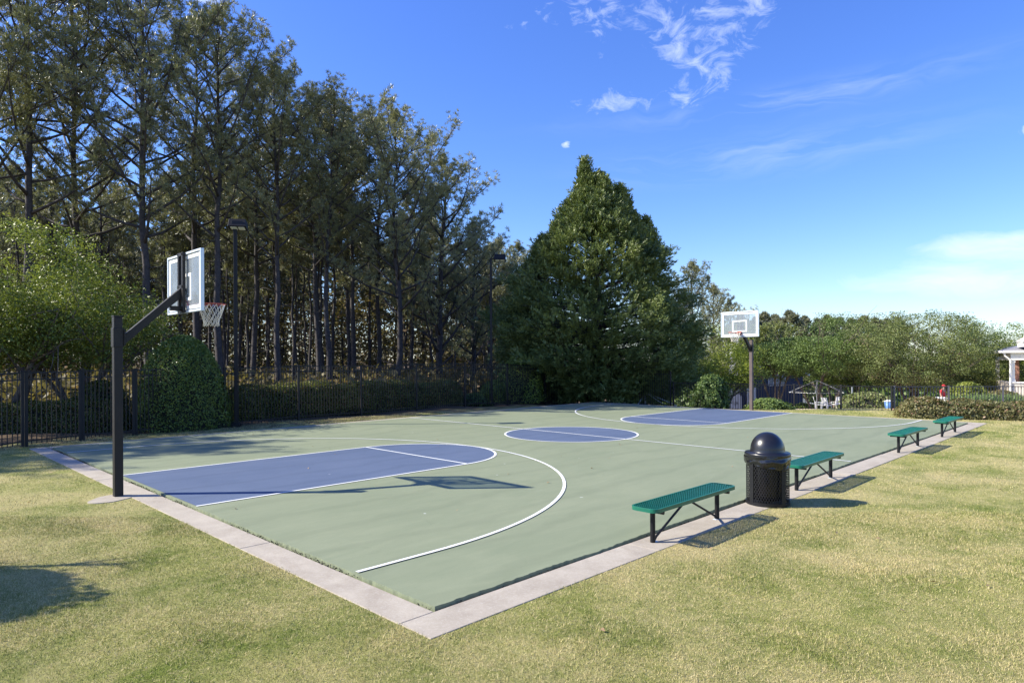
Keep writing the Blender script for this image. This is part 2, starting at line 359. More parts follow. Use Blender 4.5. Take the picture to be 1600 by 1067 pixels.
# footing poured round the pole, reaching out into the lawn
a = np.linspace(0, 2*np.pi, 40, endpoint=False); pts = np.stack([-.62 +   .36*np.cos(a)*(1 + .06*np.sin(3*a)), -.16 + .25*np.sin(a)*(1 + .05*np.cos(5*a))], 1)
rot = R(38); pts = (pts - [-.62, -.16]) @ np.array([[math.cos(rot), math.sin(rot)], [-math.sin(rot), math.cos(rot)]]) + [-.64, -.17]
mb = MB(); n = 40; mb.add([(*p, -.004) for p in pts] + [(*p, -.12) for p in (pts - pts.mean(0))*1.04 + pts.mean(0)], [tuple(range(n))] + [(k+n, (k+1) % n + n, (k+1) % n, k) for k in range(n)])
struct(mb.build('concrete_footing', M['concrete']))

def sheet(mb, pts, z): mb.add([(p[0], p[1], z) for p in pts], [tuple(range(len(pts)))])
def strip(mb, pts, w, z, closed=False):
    P = np.array(pts, float); n = len(P)
    T = (np.roll(P, -1, 0) - np.roll(P, 1, 0)) if closed else np.gradient(P, axis=0)
    T /= np.linalg.norm(T, axis=1)[:, None]; N = np.stack([-T[:, 1], T[:, 0]], 1)*w/2
    V = [(*p, z) for p in P + N] + [(*p, z) for p in P - N]
    mb.add(V, [(k, (k+1) % n, n + (k+1) % n, n + k)[::-1] for k in range(n if closed else n - 1)])
key = MB(); ln = MB(); LW = .052
arc = lambda cx, cy, r, a0, a1, n=60: [(cx + r*math.cos(a0 + (a1-a0)*k/n), cy + r*math.sin(a0 + (a1-a0)*k/n)) for k in range(n+1)]
for sgn, bx in ((1, 0), (-1, L)):
    U = lambda pts: [(bx + sgn*p[0], p[1]) for p in pts]
    kp = U([(.03, -HW)] + arc(FT, 0, HW, -math.pi/2, math.pi/2) + [(.03, HW)])
    sheet(key, kp if sgn > 0 else kp[::-1], TZ + .004)
    strip(ln, U([(.02, -HW), (FT*.5, -HW)] + arc(FT, 0, HW, -math.pi/2, math.pi/2) + [(FT*.5, HW), (.02, HW)]), LW, TZ + .008)
    strip(ln, U([(FT, -HW+LW/2), (FT, HW-LW/2)]), LW, TZ + .009)
    e = AP - AW
    strip(ln, U([(.02, -AW), (e*.5, -AW)] + arc(e, 0, AW, -math.pi/2, math.pi/2, 90) + [(e*.5, AW), (.02, AW)]), LW, TZ + .0105)
cc = MB(); sheet(cc, arc(MID, 0, HW, 0, 2*math.pi*71/72, 71), TZ + .004)
strip(ln, arc(MID, 0, HW, 0, 2*math.pi*95/96, 95), LW, TZ + .008, closed=True)
strip(ln, [(MID, -WR+.05), (MID, WL-.05)], LW, TZ + .0095)
struct(key.build('key_paint', M['blue'])); struct(cc.build('centre_circle_paint', M['blue'])); struct(ln.build('court_lines', M['line']))

# ------------------------------------------------------------------ basketball hoops
def hoop(loc, rz, label, polemat, boardglass):
    r = empty('basketball_hoop', loc, rz); tag(r, label, 'basketball hoop', 'basketball hoops')
    b = MB(); b.box((0, 0, 1.40), (.125, .125, 2.84)); p = b.build('pole', polemat, r, bevel=.012)
    b = MB(); b.box((0, 0, 2.50), (.145, .145, .30)); b.box((.08, 0, 2.50), (.02, .19, .26)); b.build('pole_collar', M['bronze'], r, bevel=.006)
    b = MB(); b.box((0, 0, 2.83), (.135, .135, .025)); b.build('pole_cap', M['bronze'], r, bevel=.006)
    # tapering arm up to the board, flat foot under its end
    b = MB(); hw = .045
    prof = [(.08, 2.40), (.08, 2.56), (.93, 3.36), (.93, 2.97), (.70, 2.97)]
    b.add([(x, -hw, z) for x, z in prof] + [(x, hw, z) for x, z in prof], [(0, 1, 2, 3, 4), (9, 8, 7, 6, 5)] + [(k, k+5, (k+1) % 5+5, (k+1) % 5) for k in range(5)])
    # window between the diagonal and the foot is shown by a second, slimmer profile
    b = MB(); 
    d1 = [(.08, 2.38), (.08, 2.54), (.93, 3.34), (.93, 3.17), (.70, 2.965)]
    b.add([(x, -hw, z) for x, z in d1] + [(x, hw, z) for x, z in d1], [(0, 1, 2, 3, 4), (9, 8, 7, 6, 5)] + [(k, k+5, (k+1) % 5+5, (k+1) % 5) for k in range(5)])
    b.box((.855, 0, 3.0), (.15, .088, .075)); b.build('arm', M['bronze'], r, bevel=.005)
    b = MB()
    for s in (-1, 1): b.box((.955, s*.095, 3.43), (.05, .055, 1.0)); 
    b.box((.945, 0, 2.95), (.03, .25, .06)); b.box((.945, 0, 3.36), (.03, .25, .06)); b.box((.945, 0, 3.90), (.03, .25, .05))
    b.build('mounting_bracket', M['bronze'], r, bevel=.004)
    bb = empty('backboard', (0, 0, 0)); bb.parent = r; W2, z0, z1, X0 = .775, 2.93, 3.93, 1.01
    b = MB(); t_ = .035
    for s in (-1, 1): b.box((X0, s*(W2 - t_/2), (z0+z1)/2), (.055, t_, z1-z0))
    for z in (z0 + t_/2, z1 - t_/2): b.box((X0, 0, z), (.055, 2*W2 - 2*t_ - .002, t_))
    b.build('board_frame', M['alu'], bb, bevel=.004)
    b = MB(); b.box((X0, 0, (z0+z1)/2), (.012, 2*W2 - 2*t_ - .004, z1 - z0 - 2*t_ - .004)); b.build('glass_pane', boardglass, bb)
    b = MB(); xf = X0 + .0085
    def frame(yw, za, zb, t2):
        for s in (-1, 1): b.box((xf - .008, s*(yw - t2/2), (za+zb)/2), (.021, t2, zb-za))
        for z in (za + t2/2, zb - t2/2): b.box((xf - .008, 0, z), (.021, 2*yw - 2*t2 - .001, t2))
    frame(W2 - t_ - .02, z0 + t_ + .02, z1 - t_ - .02, .055); frame(.305, 3.13, 3.58, .05)
    b.build('painted_border', M['white'], bb)
    zr, xr, rr = 3.10, X0 + .43, .229
    rm = MB(); rm.tube([(xr + rr*math.cos(a), rr*math.sin(a), zr) for a in np.linspace(0, 2*np.pi, 40, endpoint=False)], .0095, 8, closed=True)
    rm.box((X0 + .035, 0, zr - .02), (.02, .16, .14)); rm.bar((X0+.03, -.055, zr-.01), (xr - .18, -.13, zr-.008), .016); rm.bar((X0+.03, .055, zr-.01), (xr - .18, .13, zr-.008), .016)
    rm.box((X0 + .11, 0, zr-.008), (.15, .12, .012)); rm.bar((X0+.04, 0, zr-.09), (xr - rr, 0, zr-.012), .02)
    rm.build('rim', M['rim'], r, smooth=False)
    nt = MB(); n = 12; R_ = [(.222, 0), (.185, -.10), (.155, -.19), (.130, -.26), (.120, -.325), (.128, -.375)]
    for k in range(n):
        for s in (-1, 1):
            pts = []
            for j, (q, dz) in enumerate(R_):
                a = 2*math.pi*(k + .5*s*(j % 2 if True else 0) + 0)/n
                pts.append((xr + q*math.cos(a), q*math.sin(a), zr + dz - (.012*math.sin(k*2.3+j))))
            nt.tube(pts, .0052, 5)
    nt.build('net', M['net'], r, smooth=True)
    return r
hoop((-.52, -.05, -.02), 0, 'nearest basketball hoop on dark square pole, seen from behind its backboard', M['bronze'], M['glass'])
hoop((22.16, .10, -.02), math.pi, 'far basketball hoop on brown pole at the back edge of the court, facing the camera', M['pole2'], M['glass'])

# ------------------------------------------------------------------ benches
def mesh_plate(L_, W_, rnd_, step, bar, z, thick):
    """expanded metal: crossing slanted bars clipped to a rounded rectangle"""
    b = MB()
    def inside(x, y):
        ax, ay = abs(x) - (L_/2 - rnd_), abs(y) - (W_/2 - rnd_)
        return (max(ax, 0)**2 + max(ay, 0)**2)**.5 <= rnd_ and abs(x) <= L_/2 and abs(y) <= W_/2
    sl = .55
    for s in (-1, 1):
        k0 = -(L_/2 + W_)
        while k0 < L_/2 + W_:
            y_ = np.linspace(-W_/2, W_/2, 15); x_ = k0 + s*y_/sl; ok = [inside(a_, b__) for a_, b__ in zip(x_, y_)]
            if sum(ok) > 1:
                idx = [i for i, o in enumerate(ok) if o]; b.bar((x_[idx[0]], y_[idx[0]], z + s*.0015), (x_[idx[-1]], y_[idx[-1]], z + s*.0015), bar, thick)
            k0 += step
    return b
def rrect(L_, W_, r_, n=6):
    p = []
    for sx, sy, a0 in ((1, 1, 0), (-1, 1, 90), (-1, -1, 180), (1, -1, 270)):
        p += [(sx*(L_/2 - r_) + r_*math.cos(R(a0 + 90*k/n)), sy*(W_/2 - r_) + r_*math.sin(R(a0 + 90*k/n))) for k in range(n+1)]
    return p
def make_bench():
    r = empty('park_bench', (0, 0, 0)); L_, W_, zt = 1.96, .36, .43
    seat = mesh_plate(L_ - .03, W_ - .03,   .07, .046, .0068, zt - .006, .005).build('seat', M['teal'], r)
    e = MB(); o = rrect(L_, W_, .085); inn = rrect(L_ - .05, W_ - .05, .062); n = len(o)
    V = [(*p, zt) for p in inn] + [(p[0]*.999, p[1]*.999, zt) for p in o] + [(*p, zt - .006) for p in o] + [(*p, zt - .045) for p in o] + [(p[0]*.993, p[1]*.97, zt - .045) for p in o] + [(*p, zt - .012) for p in inn]
    e.add(V, [(a*n + k, a*n + (k+1) % n, (a+1)*n + (k+1) % n, (a+1)*n + k)[::-1] for a in range(5) for k in range(n)])
    e.build('rim', M['teal'], seat)
    for s in (-1, 1):
        b = MB(); x = s*.77
        b.tube([(x, 0, -.04), (x, 0, zt - .06)], .030, 14)
        b.build('leg', M['black'], r, smooth=False)
        b = MB(); b.tube([(x + s*.02, -W_/2 + .02, zt - .065), (x + s*.02, W_/2 - .02, zt - .065)], .022, 10); b.box((x, 0, zt - .042), (.10, W_ - .05, .012)); b.build('cross_tube', M['black'], r)
        b = MB(); b.tube([(x - s*.035, 0, .015), (x - s*.07, 0, .05), (s*.045, 0, zt - .075), (s*.0, 0, zt - .045)], .0145, 8); b.build('brace', M['black'], r)
        b = MB(); b.box((x - s*.045, 0, -.004), (.06, .05, .012)); b.build('foot_plate', M['alu'], r)
    return r
bl = ['nearest of four green mesh benches, on the slab left of the trash can', 'second nearest green mesh bench, just behind the black trash can',
      'third green mesh bench from the trash can end, standing alone on the slab', 'farthest green mesh bench, at the far end of the slab by the hedge']
b0 = make_bench()
for k, (x, y) in enumerate([(3.80, -7.53), (7.93, -7.55), (13.62, -7.56), (17.54, -7.57)]):
    o = b0 if k == 0 else copy_tree(b0); o.location = (x, y, -.005); o.rotation_euler.z = (.0, .006, -.008, .004)[k]
    tag(o, bl[k], 'bench', 'green mesh benches along the slab')

# ------------------------------------------------------------------ trash can
tr_ = empty('trash_can', (5.93, -7.62, -.005), .35); tag(tr_, 'black mesh trash can with domed lid between the first two benches', 'trash can'); tr_.scale = (.925, .925, 1)
b = MB(); rc, h0, h1, nb = .318, .035, .70, 50
for k in range(nb):
    for s in (-1, 1):
        a0 = 2*math.pi*k/nb; pts = []
        for j in range(13):
            tt = j/12; a = a0 + s*tt*1.25; q = rc + s*.002; pts.append((q*math.cos(a), q*math.sin(a), h0 + (h1-h0)*tt))
        V = [];
        for (px, py, pz), j in zip(pts, range(13)):
            V += [(px, py, pz - .0085), (px, py, pz + .0085)]
        b.add(V, [(2*j, 2*j+2, 2*j+3, 2*j+1) for j in range(12)])
bo = b.build('mesh_body', M['black'], tr_); sm = bo.modifiers.new('thick', 'SOLIDIFY'); sm.thickness = .004
b = MB(); b.lathe([(rc-.015, .0), (rc+.012, .0), (rc+.014, .045), (rc-.012, .045), (rc-.015, .0)], n=48); b.lathe([(.0, .02), (rc-.01, .02)], n=48); b.build('base_ring', M['black'], tr_, smooth=False)
for k in range(4):
    a = R(-112 + 90*k) - .35; b = MB(); m4 = Matrix.Rotation(a, 4, 'Z'); c = m4 @ Vector((rc + .008, 0, .36)); b.box(c, (.008, .075, .66), m=m4)
    for z in (.08, .30, .52, .66): b.box(m4 @ Vector((rc + .014, 0, z)), (.006, .013, .013), m=m4)
    b.build('strap', M['black'], tr_, bevel=.002)
b = MB(); n = 96; prof = []
rb = np.random.default_rng(3); ph = rb.uniform(0, 6.28, 8)
for j in range(17):
    tt = j/16
    for k in range(n):
        a = 2*math.pi*k/n; low = .185 + .030*math.sin(2*a + ph[0]) + .018*math.sin(3*a + ph[1]) + .008*math.sin(7*a + ph[2])
        z = .735 - low*tt; q = rc + .012 + .018*math.sin(math.pi*min(1, tt*1.1))*(1 + .5*math.sin(3*a + ph[3])) + .008*math.sin(9*a + 7*tt + ph[4])*tt + .004*math.sin(21*a - 9*tt + ph[5])*tt + .005*math.sin(tt*13 + 2*a)
        prof.append((q*math.cos(a), q*math.sin(a), z))
b.add(prof, [(j*n + k, j*n + (k+1) % n, (j+1)*n + (k+1) % n, (j+1)*n + k)[::-1] for j in range(16) for k in range(n)])
o = b.build('bin_bag', M['bag'], tr_, smooth=True); sm = o.modifiers.new('thick', 'SOLIDIFY'); sm.thickness = .003
b = MB(); b.lathe([(.0, .07), (.20, .06), (.26, .12), (.27, .45), (.290, .70)], n=28); ib = b.build('bag_inside', M['bag'], tr_, smooth=True)
b = MB(); b.lathe([(rc+.020, .695), (rc+.026, .70), (rc+.026, .735), (rc+.014, .747), (.265, .750), (.262, .765), (.255, .80)], n=56)
b.lathe([(.257*math.cos(R(e)), .775 + .262*math.sin(R(e))) for e in range(0, 91, 6)], n=56); b.build('dome_lid', M['dome'], tr_, smooth=True)

# ------------------------------------------------------------------ lamp posts
def lamp(loc, h, label, rz, arm, grp='court lamp posts'):
    r = empty('lamp_post', loc, rz); tag(r, label, 'lamp post', grp)
    b = MB(); b.box((0, 0, h/2), (.105, .105, h)); b.build('pole', M['black'], r, bevel=.01)
    b = MB(); b.box((0, 0, .06), (.26, .26, .1)); b.build('base_plate', M['black'], r, bevel=.01)
    hd = empty('lamp_head', (arm, -.06 if arm < .2 else 0, h + .02)); hd.parent = r; hd.rotation_euler = (R(-12), 0, 0)
    b = MB(); hx, hy, hz_ = .27, .20, .13
    V = [(-hx, -hy, -hz_), (hx, -hy, -hz_), (hx, hy, -hz_), (-hx, hy, -hz_), (-hx+.02, -hy+.05, hz_), (hx-.02, -hy+.05, hz_), (hx-.02, hy-.02, hz_), (-hx+.02, hy-.02, hz_)]
    b.add(V, [(0, 1, 2, 3)[::-1], (4, 5, 6, 7), (0, 1, 5, 4), (1, 2, 6, 5), (2, 3, 7, 6), (3, 0, 4, 7)]); b.box((0, -hy + .018, .0), (.34, .012, .10)); b.build('housing', M['black'], hd, bevel=.012)
    for s in (-1, 1):
        b = MB(); b.box((s*.115, 0, -hz_ - .006), (.19, .22, .012)); b.build('lens', M['lens'], hd)
    if arm > .2:
        b = MB(); b.bar((0, 0, h - .03), (arm - .2, 0, h), .06); b.build('arm', M['black'], r)
    return r
lamp((5.28, 9.42, -.03), 6.45, 'tall black lamp post standing beside the domed bush, left of the court', R(-35), .10)
lamp((17.4, 10.3, -.03), 6.75, 'second black lamp post, far off left of the big conical evergreen', R(-45), .42)

# ------------------------------------------------------------------ fences
def fence(pts, H, label, zf=None, low_rail=True, closed_h=None, name='metal_fence', mt='black', gap=.115):
    """pts: posts (x, y); pickets between them; each post a part"""
    z_ = zf or gz; x0, y0 = pts[0]; r = empty(name, (x0, y0, z_(x0, y0))); tag(r, label, 'fence')
    o0 = Vector((x0, y0, z_(x0, y0)))
    pk = MB(); hs_ = [H, H - .17, .14] if low_rail else [H, .14]; rls = [MB() for _ in hs_]
    for k, (x, y) in enumerate(pts):
        z = z_(x, y) - o0.z; b = MB(); b.box((x - x0, y - y0, z + H/2 - .03), (.066, .066, H + .10)); b.box((x - x0, y - y0, z + H + .03), (.080, .080, .022))
        b.build('post', M[mt], r, bevel=.004)
    for (xa, ya), (xb, yb) in zip(pts[:-1], pts[1:]):
        za, zb = z_(xa, ya), z_(xb, yb); A = Vector((xa, ya, za)) - o0; B = Vector((xb, yb, zb)) - o0; d = (B - A); Lh = d.length; u = d.normalized()
        for rl, h in zip(rls, hs_): rl.bar(A + u*.034 + Vector((0, 0, h)), B - u*.034 + Vector((0, 0, h)), .028, .032)
        n = round(Lh/gap)
        for j in range(1, n):
            p = A + d*(j/n); pk.box((p.x, p.y, p.z + (.06 + H)/2 - .008), (.018, .018, H - .06 + (.0)), rz=math.atan2(d.y, d.x))
    o = pk.build('pickets', M[mt], r); o['label'] = 'slim upright pickets of the fence'; [rl.build('rail', M[mt], r) for rl in rls]
    return r
A_ = [(2.38, 9.40)] + [(2.38 + 2.6*k, 9.40 + min(.45, .16*k)) for k in range(1, 8)] + [(23.0, 9.75)]
fence(A_, 1.88, 'long black picket fence in front of the trimmed hedges beside the court')
Bp = [(2.30, 9.36), (.93, 8.78)]; fence(Bp, 1.86, 'short black fence panel right behind the near hoop pole')
fence([(.86, 8.76), (-.36, 8.42)], 1.84, 'narrow black metal gate panel left of the near hoop pole', name='metal_gate')
fence([(-.44, 8.40), (-2.6, 7.55), (-4.9, 6.6)], 1.84, 'black fence run at the left edge of the picture before the low sunlit hedge')
lowz = lambda x, y: -.33
cx1, cy1 = bearing(1393, 25.6)
P0 = (23.15, 9.66); tallz = lambda x, y: -.25
fence([P0, (23.5, 7.2), (23.8, 4.8)], 1.75, 'tall black picket fence under the big conical evergreen at the far corner', zf=tallz)
C_ = [(23.9, 4.7)] + [(23.9 + (cx1 - 23.9)*k/5, 4.7 + (cy1 - 4.7)*k/5) for k in range(1, 6)]
fence(C_, 1.27, 'low black picket fence behind the far hoop, in front of the pool area', zf=lowz, low_rail=False)
D_ = [bearing(1397 + k*85, 25.6 - .1*k) for k in range(0, 5)]
M['grey_fence'] = mat('black paint greyed for sky sheen', (.06, .06, .075), .4)  # lighter base colour imitates sky reflected on this black fence run
fence(D_, 1.27, 'greyer low fence running behind the bronze tipped hedge at the right edge', zf=lowz, low_rail=False, mt='grey_fence')

# ------------------------------------------------------------------ foliage
def rdir(rg, n):
    v = rg.normal(size=(n, 3)); return v/np.linalg.norm(v, axis=1)[:, None]
def norm(v): return v/np.maximum(np.linalg.norm(v, axis=-1, keepdims=True), 1e-9)
def leaves(rg, pos, size, nrm=None, jit=1.0, aspect=.5):
    """diamond leaves with random tilt (or leaning to given normals)"""
    n = len(pos); N = rdir(rg, n) if nrm is None else norm(nrm + rdir(rg, n)*jit)
    T = norm(np.cross(N, rdir(rg, n))); B = np.cross(N, T); s = (size*rg.uniform(.6, 1.3, n))[:, None]
    fold = N*s*.15
    return np.stack([pos - T*s*.5, pos + B*s*aspect*.5 + fold, pos + T*s*.5, pos - B*s*aspect*.5 + fold], 1)
def needles(rg, pos, dirs, n_per, ln_, wd, spread=.9):
    """tufts of thin needle bundles round each position, pointing outward"""
    n = len(pos); P = np.repeat(pos, n_per, 0); Dn = norm(np.repeat(dirs, n_per, 0) + rdir(rg, n*n_per)*spread)
    l = (ln_*rg.uniform(.6, 1.2, n*n_per))[:, None]; side = norm(np.cross(Dn, rdir(rg, n*n_per)))*wd
    P = P + Dn*.02
    return np.stack([P - side*.35, P + Dn*l*.55 + side, P + Dn*l, P + Dn*l*.5 - side], 1)
class TB:
    """numpy tube collector"""
    def __init__(s): s.mb = MB()
    def t(s, pts, r0, r1, n=6):
        k = len(pts); s.mb.tube([tuple(p) for p in pts], [r0 + (r1 - r0)*i/(k-1) for i in range(k)], n)
def bend(p, d, L_, k, rg, up=0., wob=.1):
    """a limb: k segments, turning towards up"""
    pts = [np.array(p, float)]; d = np.array(d, float)
    for _ in range(k):
        d = d + np.array([0, 0, up]) + rg.normal(0, wob, 3); d /= np.linalg.norm(d); pts.append(pts[-1] + d*L_/k)
    return np.array(pts), d
def pine_mesh(seed, H=18., base=.42, spread=3.8, nl=34, tufts=5, nper=11, nl_=.20, wd=.0115, r0=.175, fork=False, low=0, limbn=5, fat=1.0, dead=8):
    rg = np.random.default_rng(seed); T = TB(); pos = []; dr = []
    k = 12; tp = np.zeros((k+1, 3)); tp[:, 2] = np.linspace(-.3, H*.985, k+1); tp[1:, :2] = np.cumsum(rg.normal(0, .075, (k, 2)), 0); 
    rad = lambda z: max(.02, r0*(1 - (z/H))**.75 + (.05*r0 if z < .5 else 0))
    T.mb.tube([tuple(p) for p in tp], [rad(max(0, p[2])) for p in tp], 10 if limbn > 4 else 6)
    at_ = lambda z: np.array([np.interp(z, tp[:, 2], tp[:, 0]), np.interp(z, tp[:, 2], tp[:, 1]), z])
    for j in range(nl):
        u = max(.001, (j + rg.uniform(-.3, .3))/nl); z = H*(base + (1 - base)*max(0, min(.985, u**.9))); u2 = (z/H - base)/(1 - base)
        az_ = j*2.4 + rg.uniform(-.6, .6)
        Ln = spread*(math.sin(math.pi*min(1, (u2*.80 + .24)))**.8)*rg.uniform(.6, 1.15)
        if u2 > .9: Ln *= .75
        el_ = R(rg.uniform(4, 36) + 24*u2); d0 = (math.cos(az_)*math.cos(el_), math.sin(az_)*math.cos(el_), math.sin(el_))
        pts, dd = bend(at_(z), d0, Ln, 5, rg, .09, .10); T.t(pts, .018 + .42*rad(z)*min(1, Ln/3), .012, limbn)
        ns = max(3, int(Ln*2.5))
        for q in range(ns):
            tt = .30 + .70*(q + rg.random())/ns; p = np.array([np.interp(tt, np.linspace(0, 1, 6), pts[:, c]) for c in range(3)])
            dl = norm(pts[-1] - pts[0]); sd = norm(np.cross(dl, [0, 0, 1.]))*(1 if q % 2 else -1); d1 = norm(dl*.55 + sd*rg.uniform(.3, .9) + np.array([0, 0, rg.uniform(.0, .7)]))
            l1 = rg.uniform(.35, .95)*(1.15 - .4*tt)*min(1.3, Ln/2.6); sp, d2 = bend(p, d1, l1, 3, rg, .14, .14); T.t(sp, .012, .005, 3)
            for w_ in range(tufts):
                f_ = 1 - .72*(w_/max(1, tufts-1)) if w_ else 1
                pp = np.array([np.interp(f_, np.linspace(0, 1, 4), sp[:, c]) for c in range(3)]) + rg.normal(0, .09*fat*(.3 + (w_ > 0)), 3)
                pos.append(pp); dr.append(norm(d2 + np.array([0, 0, .45]) + rg.normal(0, .35, 3)))
        for w_ in range(2): pos.append(pts[-1] + rg.normal(0, .05, 3)); dr.append(norm(dd + np.array([0, 0, .5])))
    for j in range(dead):        # dead bare snags below the crown
        z = H*(base*rg.uniform(.35, 1.0)); a_ = rg.uniform(0, 6.28); pts, _ = bend(at_(z), (math.cos(a_), math.sin(a_), rg.uniform(-.2, .3)), rg.uniform(.5, 1.9), 3, rg, -.02, .16); T.t(pts, .022, .006, 4)
    pos = np.array(pos); dr = np.array(dr); P = needles(rg, pos, dr, nper, nl_*fat, wd*fat, .95)
    tr = np.repeat(rg.random(len(pos)), nper)*.6 + rg.random(len(P))*.4
    return T.mb, P, tr
def make_tree(name, mesh, bark, leaf, label, cat, group, loc, sc=1, rz=0, crown='crown'):
    mb, P, tr = mesh; r = empty(name, loc, rz, sc); tag(r, label, cat, group)
    mb.build('trunk', M[bark], r, smooth=True); faces(crown, P, M[leaf], r, tr); return r
def put(proto, loc, rz, sc, label, group=None, sub=None):
    o = copy_tree(proto); o.location = loc; o.rotation_euler.z = rz; o.scale = (sc,)*3 if not isinstance(sc, tuple) else sc; o['label'] = label
    if group: o['group'] = group
    return o

# --- front row of the pine wood: (u, D, height, spread kind, label)
G = 'pines at the front of the wood'
kinds = {
 'a': dict(seed=11, H=18, base=.36, spread=6.0, nl=44, tufts=8, nper=17),
 'b': dict(seed=12, H=18, base=.42, spread=5.2, nl=40, tufts=8, nper=17),
 'c': dict(seed=13, H=18, base=.40, spread=4.5, nl=37, tufts=8, nper=17),
 'd': dict(seed=14, H=16, base=.28, spread=6.8, nl=44, tufts=8, nper=17),
 'e': dict(seed=15, H=12, base=.10, spread=4.2, nl=44, tufts=7, nper=17)}
front = [
 (-70, 27.5, 19.5, 'a', 'huge pine at the left edge whose crown leaves the top of the picture'),
 (40, 29.5, 21.5, 'c', 'tall pine behind the light green tree, its trunk seen over the low hedge'),
 (128, 32.5, 21.5, 'a', 'broad pine just left of the near hoop pole, top cut by the picture edge'),
 (228, 30.5, 20.6, 'a', 'thick trunked broad pine rising behind the near backboard'),
 (300, 36., 21.5, 'c', 'pine set back between the near backboard and the first lamp post'),
 (345, 31.5, 18.7, 'b', 'straight pine right above the domed bush'),
 (388, 39.5, 19.5, 'c', 'slimmer pine just right of the first lamp post'),
 (437, 33.5, 16.9, 'b', 'tall straight pine with grey trunk right of the first lamp post'),
 (496, 37.5, 17.8, 'c', 'left of the twin pines rising above the middle of the long hedge'),
 (512, 35.5, 16.5, 'b', 'right of the twin pines rising above the middle of the long hedge'),
 (560, 41., 17.6, 'c', 'thin pine between the twin pines and the big spreading pine'),
 (590, 43., 18.0, 'b', 'dark pine close behind the left side of the big spreading pine'),
 (622, 37., 16.2, 'd', 'big spreading pine above the right end of the long hedge'),
 (690, 42., 15.4, 'e', 'bushy pine with low boughs right of the big spreading pine'),
 (742, 45., 11.6, 'e', 'lowest bushy pine, just left of the second lamp post'),
]
protos = {}
for u, D, H_, kd, lab in front:
    kw = kinds[kd]; x, y = bearing(u, D); z = gz(x, y); rz = (u*1.7) % 6.28
    if kd not in protos: protos[kd] = make_tree('pine_tree', pine_mesh(**kw), 'bark', 'needle', lab, 'pine', G, (x, y, z), H_/kw['H'], rz)
    else: put(protos[kd], (x, y, z), rz, H_/kw['H'], lab)
for x, y, H_, kd, lab in ((-17.6, 20.6, 16.8, 'b', 'pine far left of the view, farthest along the fence line'), (-14.8, 19.2, 16.2, 'c', 'pine left of the view, second along the fence line'), (-12.4, 17.8, 15.2, 'c', 'pine left of the view, third along the fence line'), (-9.8, 17.3, 14.6, 'c', 'pine left of the view, nearest to the light green trees')):
    put(protos[kd], (x, y, gz(x, y)), x, H_/kinds[kd]['H'], lab, 'pines left of the view')
# --- the wood behind
GB = 'slim pines deep in the wood'; lb = 'slim straight pine deep in the dark wood behind the front pines'
def deep(u):
    for lim, t_ in ((20, 'behind the leftmost light green tree'), (180, 'left of the near hoop pole'), (260, 'between the near hoop pole and its backboard'), (365, 'between the near backboard and the first lamp post'),
                    (437, 'just right of the first lamp post'), (512, 'left of the twin pines'), (622, 'between the twin pines and the big spreading pine'), (700, 'right of the big spreading pine'), (9999, 'near the second lamp post')):
        if u < lim: return 'slim pine deep in wood, ' + t_
bk = dict(nper=11, nl_=.36, wd=.026, tufts=4, limbn=3, fat=1.25)
bp = [make_tree('pine_tree', pine_mesh(seed=31, H=17, base=.50, spread=2.6, nl=26, r0=.15, **bk), 'bark', 'needle_far', lb, 'pine', GB, (0, 40, 0)),
      make_tree('pine_tree', pine_mesh(seed=32, H=16, base=.36, spread=2.4, nl=30, r0=.13, **bk), 'bark', 'needle_far', lb, 'pine', GB, (4, 40, 0)),
      make_tree('pine_tree', pine_mesh(seed=33, H=15, base=.60, spread=2.2, nl=20, r0=.12, **bk), 'bark', 'needle_far', lb, 'pine', GB, (8, 40, 0))]
rg = np.random.default_rng(5); used = []; cnt = 0; tries = 0
while cnt < 172 and tries < 8000:
    tries += 1; u = rg.uniform(-20, 800); D = 39 + 52*rg.random()**1.1; x, y = bearing(u, D)
    if any((x-a_)**2 + (y-b_)**2 < 1.9**2 for a_, b_ in used): continue
    if y < 24: continue
    used.append((x, y)); p = bp[cnt % 3]; sc = rg.uniform(.8, 1.08)*(1 if u < 620 else .86 if u < 700 else .66)
    if cnt < 3: p.location = (x, y, gz(x, y)); p.scale = (sc,)*3; p.rotation_euler.z = rg.uniform(0, 6); p['label'] = deep(u)
    else: put(p, (x, y, gz(x, y)), rg.uniform(0, 6.28), sc, deep(u))
    cnt += 1
# understorey mass that closes the wood
pos = []; 
for k in range(1500):
    u = rg.uniform(-250, 860); D = rg.uniform(58, 112); x, y = bearing(u, D); hh = rg.uniform(.5, 9.5)*(1 if u < 700 else .7)
    c = np.array([x, y, hh]); pos.append(c + rg.normal(0, 1, (70, 3))*[1.5, 1.5, .9])
for k in range(420):
    u = rg.uniform(-260, 800); D = rg.uniform(27, 58); x, y = bearing(u, D)
    if y > 14.5: pos.append(np.array([x, y, rg.uniform(0, .9)]) + rg.normal(0, 1, (60, 3))*[.9, .9, .35])
pos = np.concatenate(pos); pos[:, 2] = np.abs(pos[:, 2])
tag(faces('undergrowth', leaves(rg, pos, .42), M['under'], None, rg.random(len(pos))), 'brownish sunlit brush and saplings filling the back of the pine wood', 'undergrowth', kind='stuff')

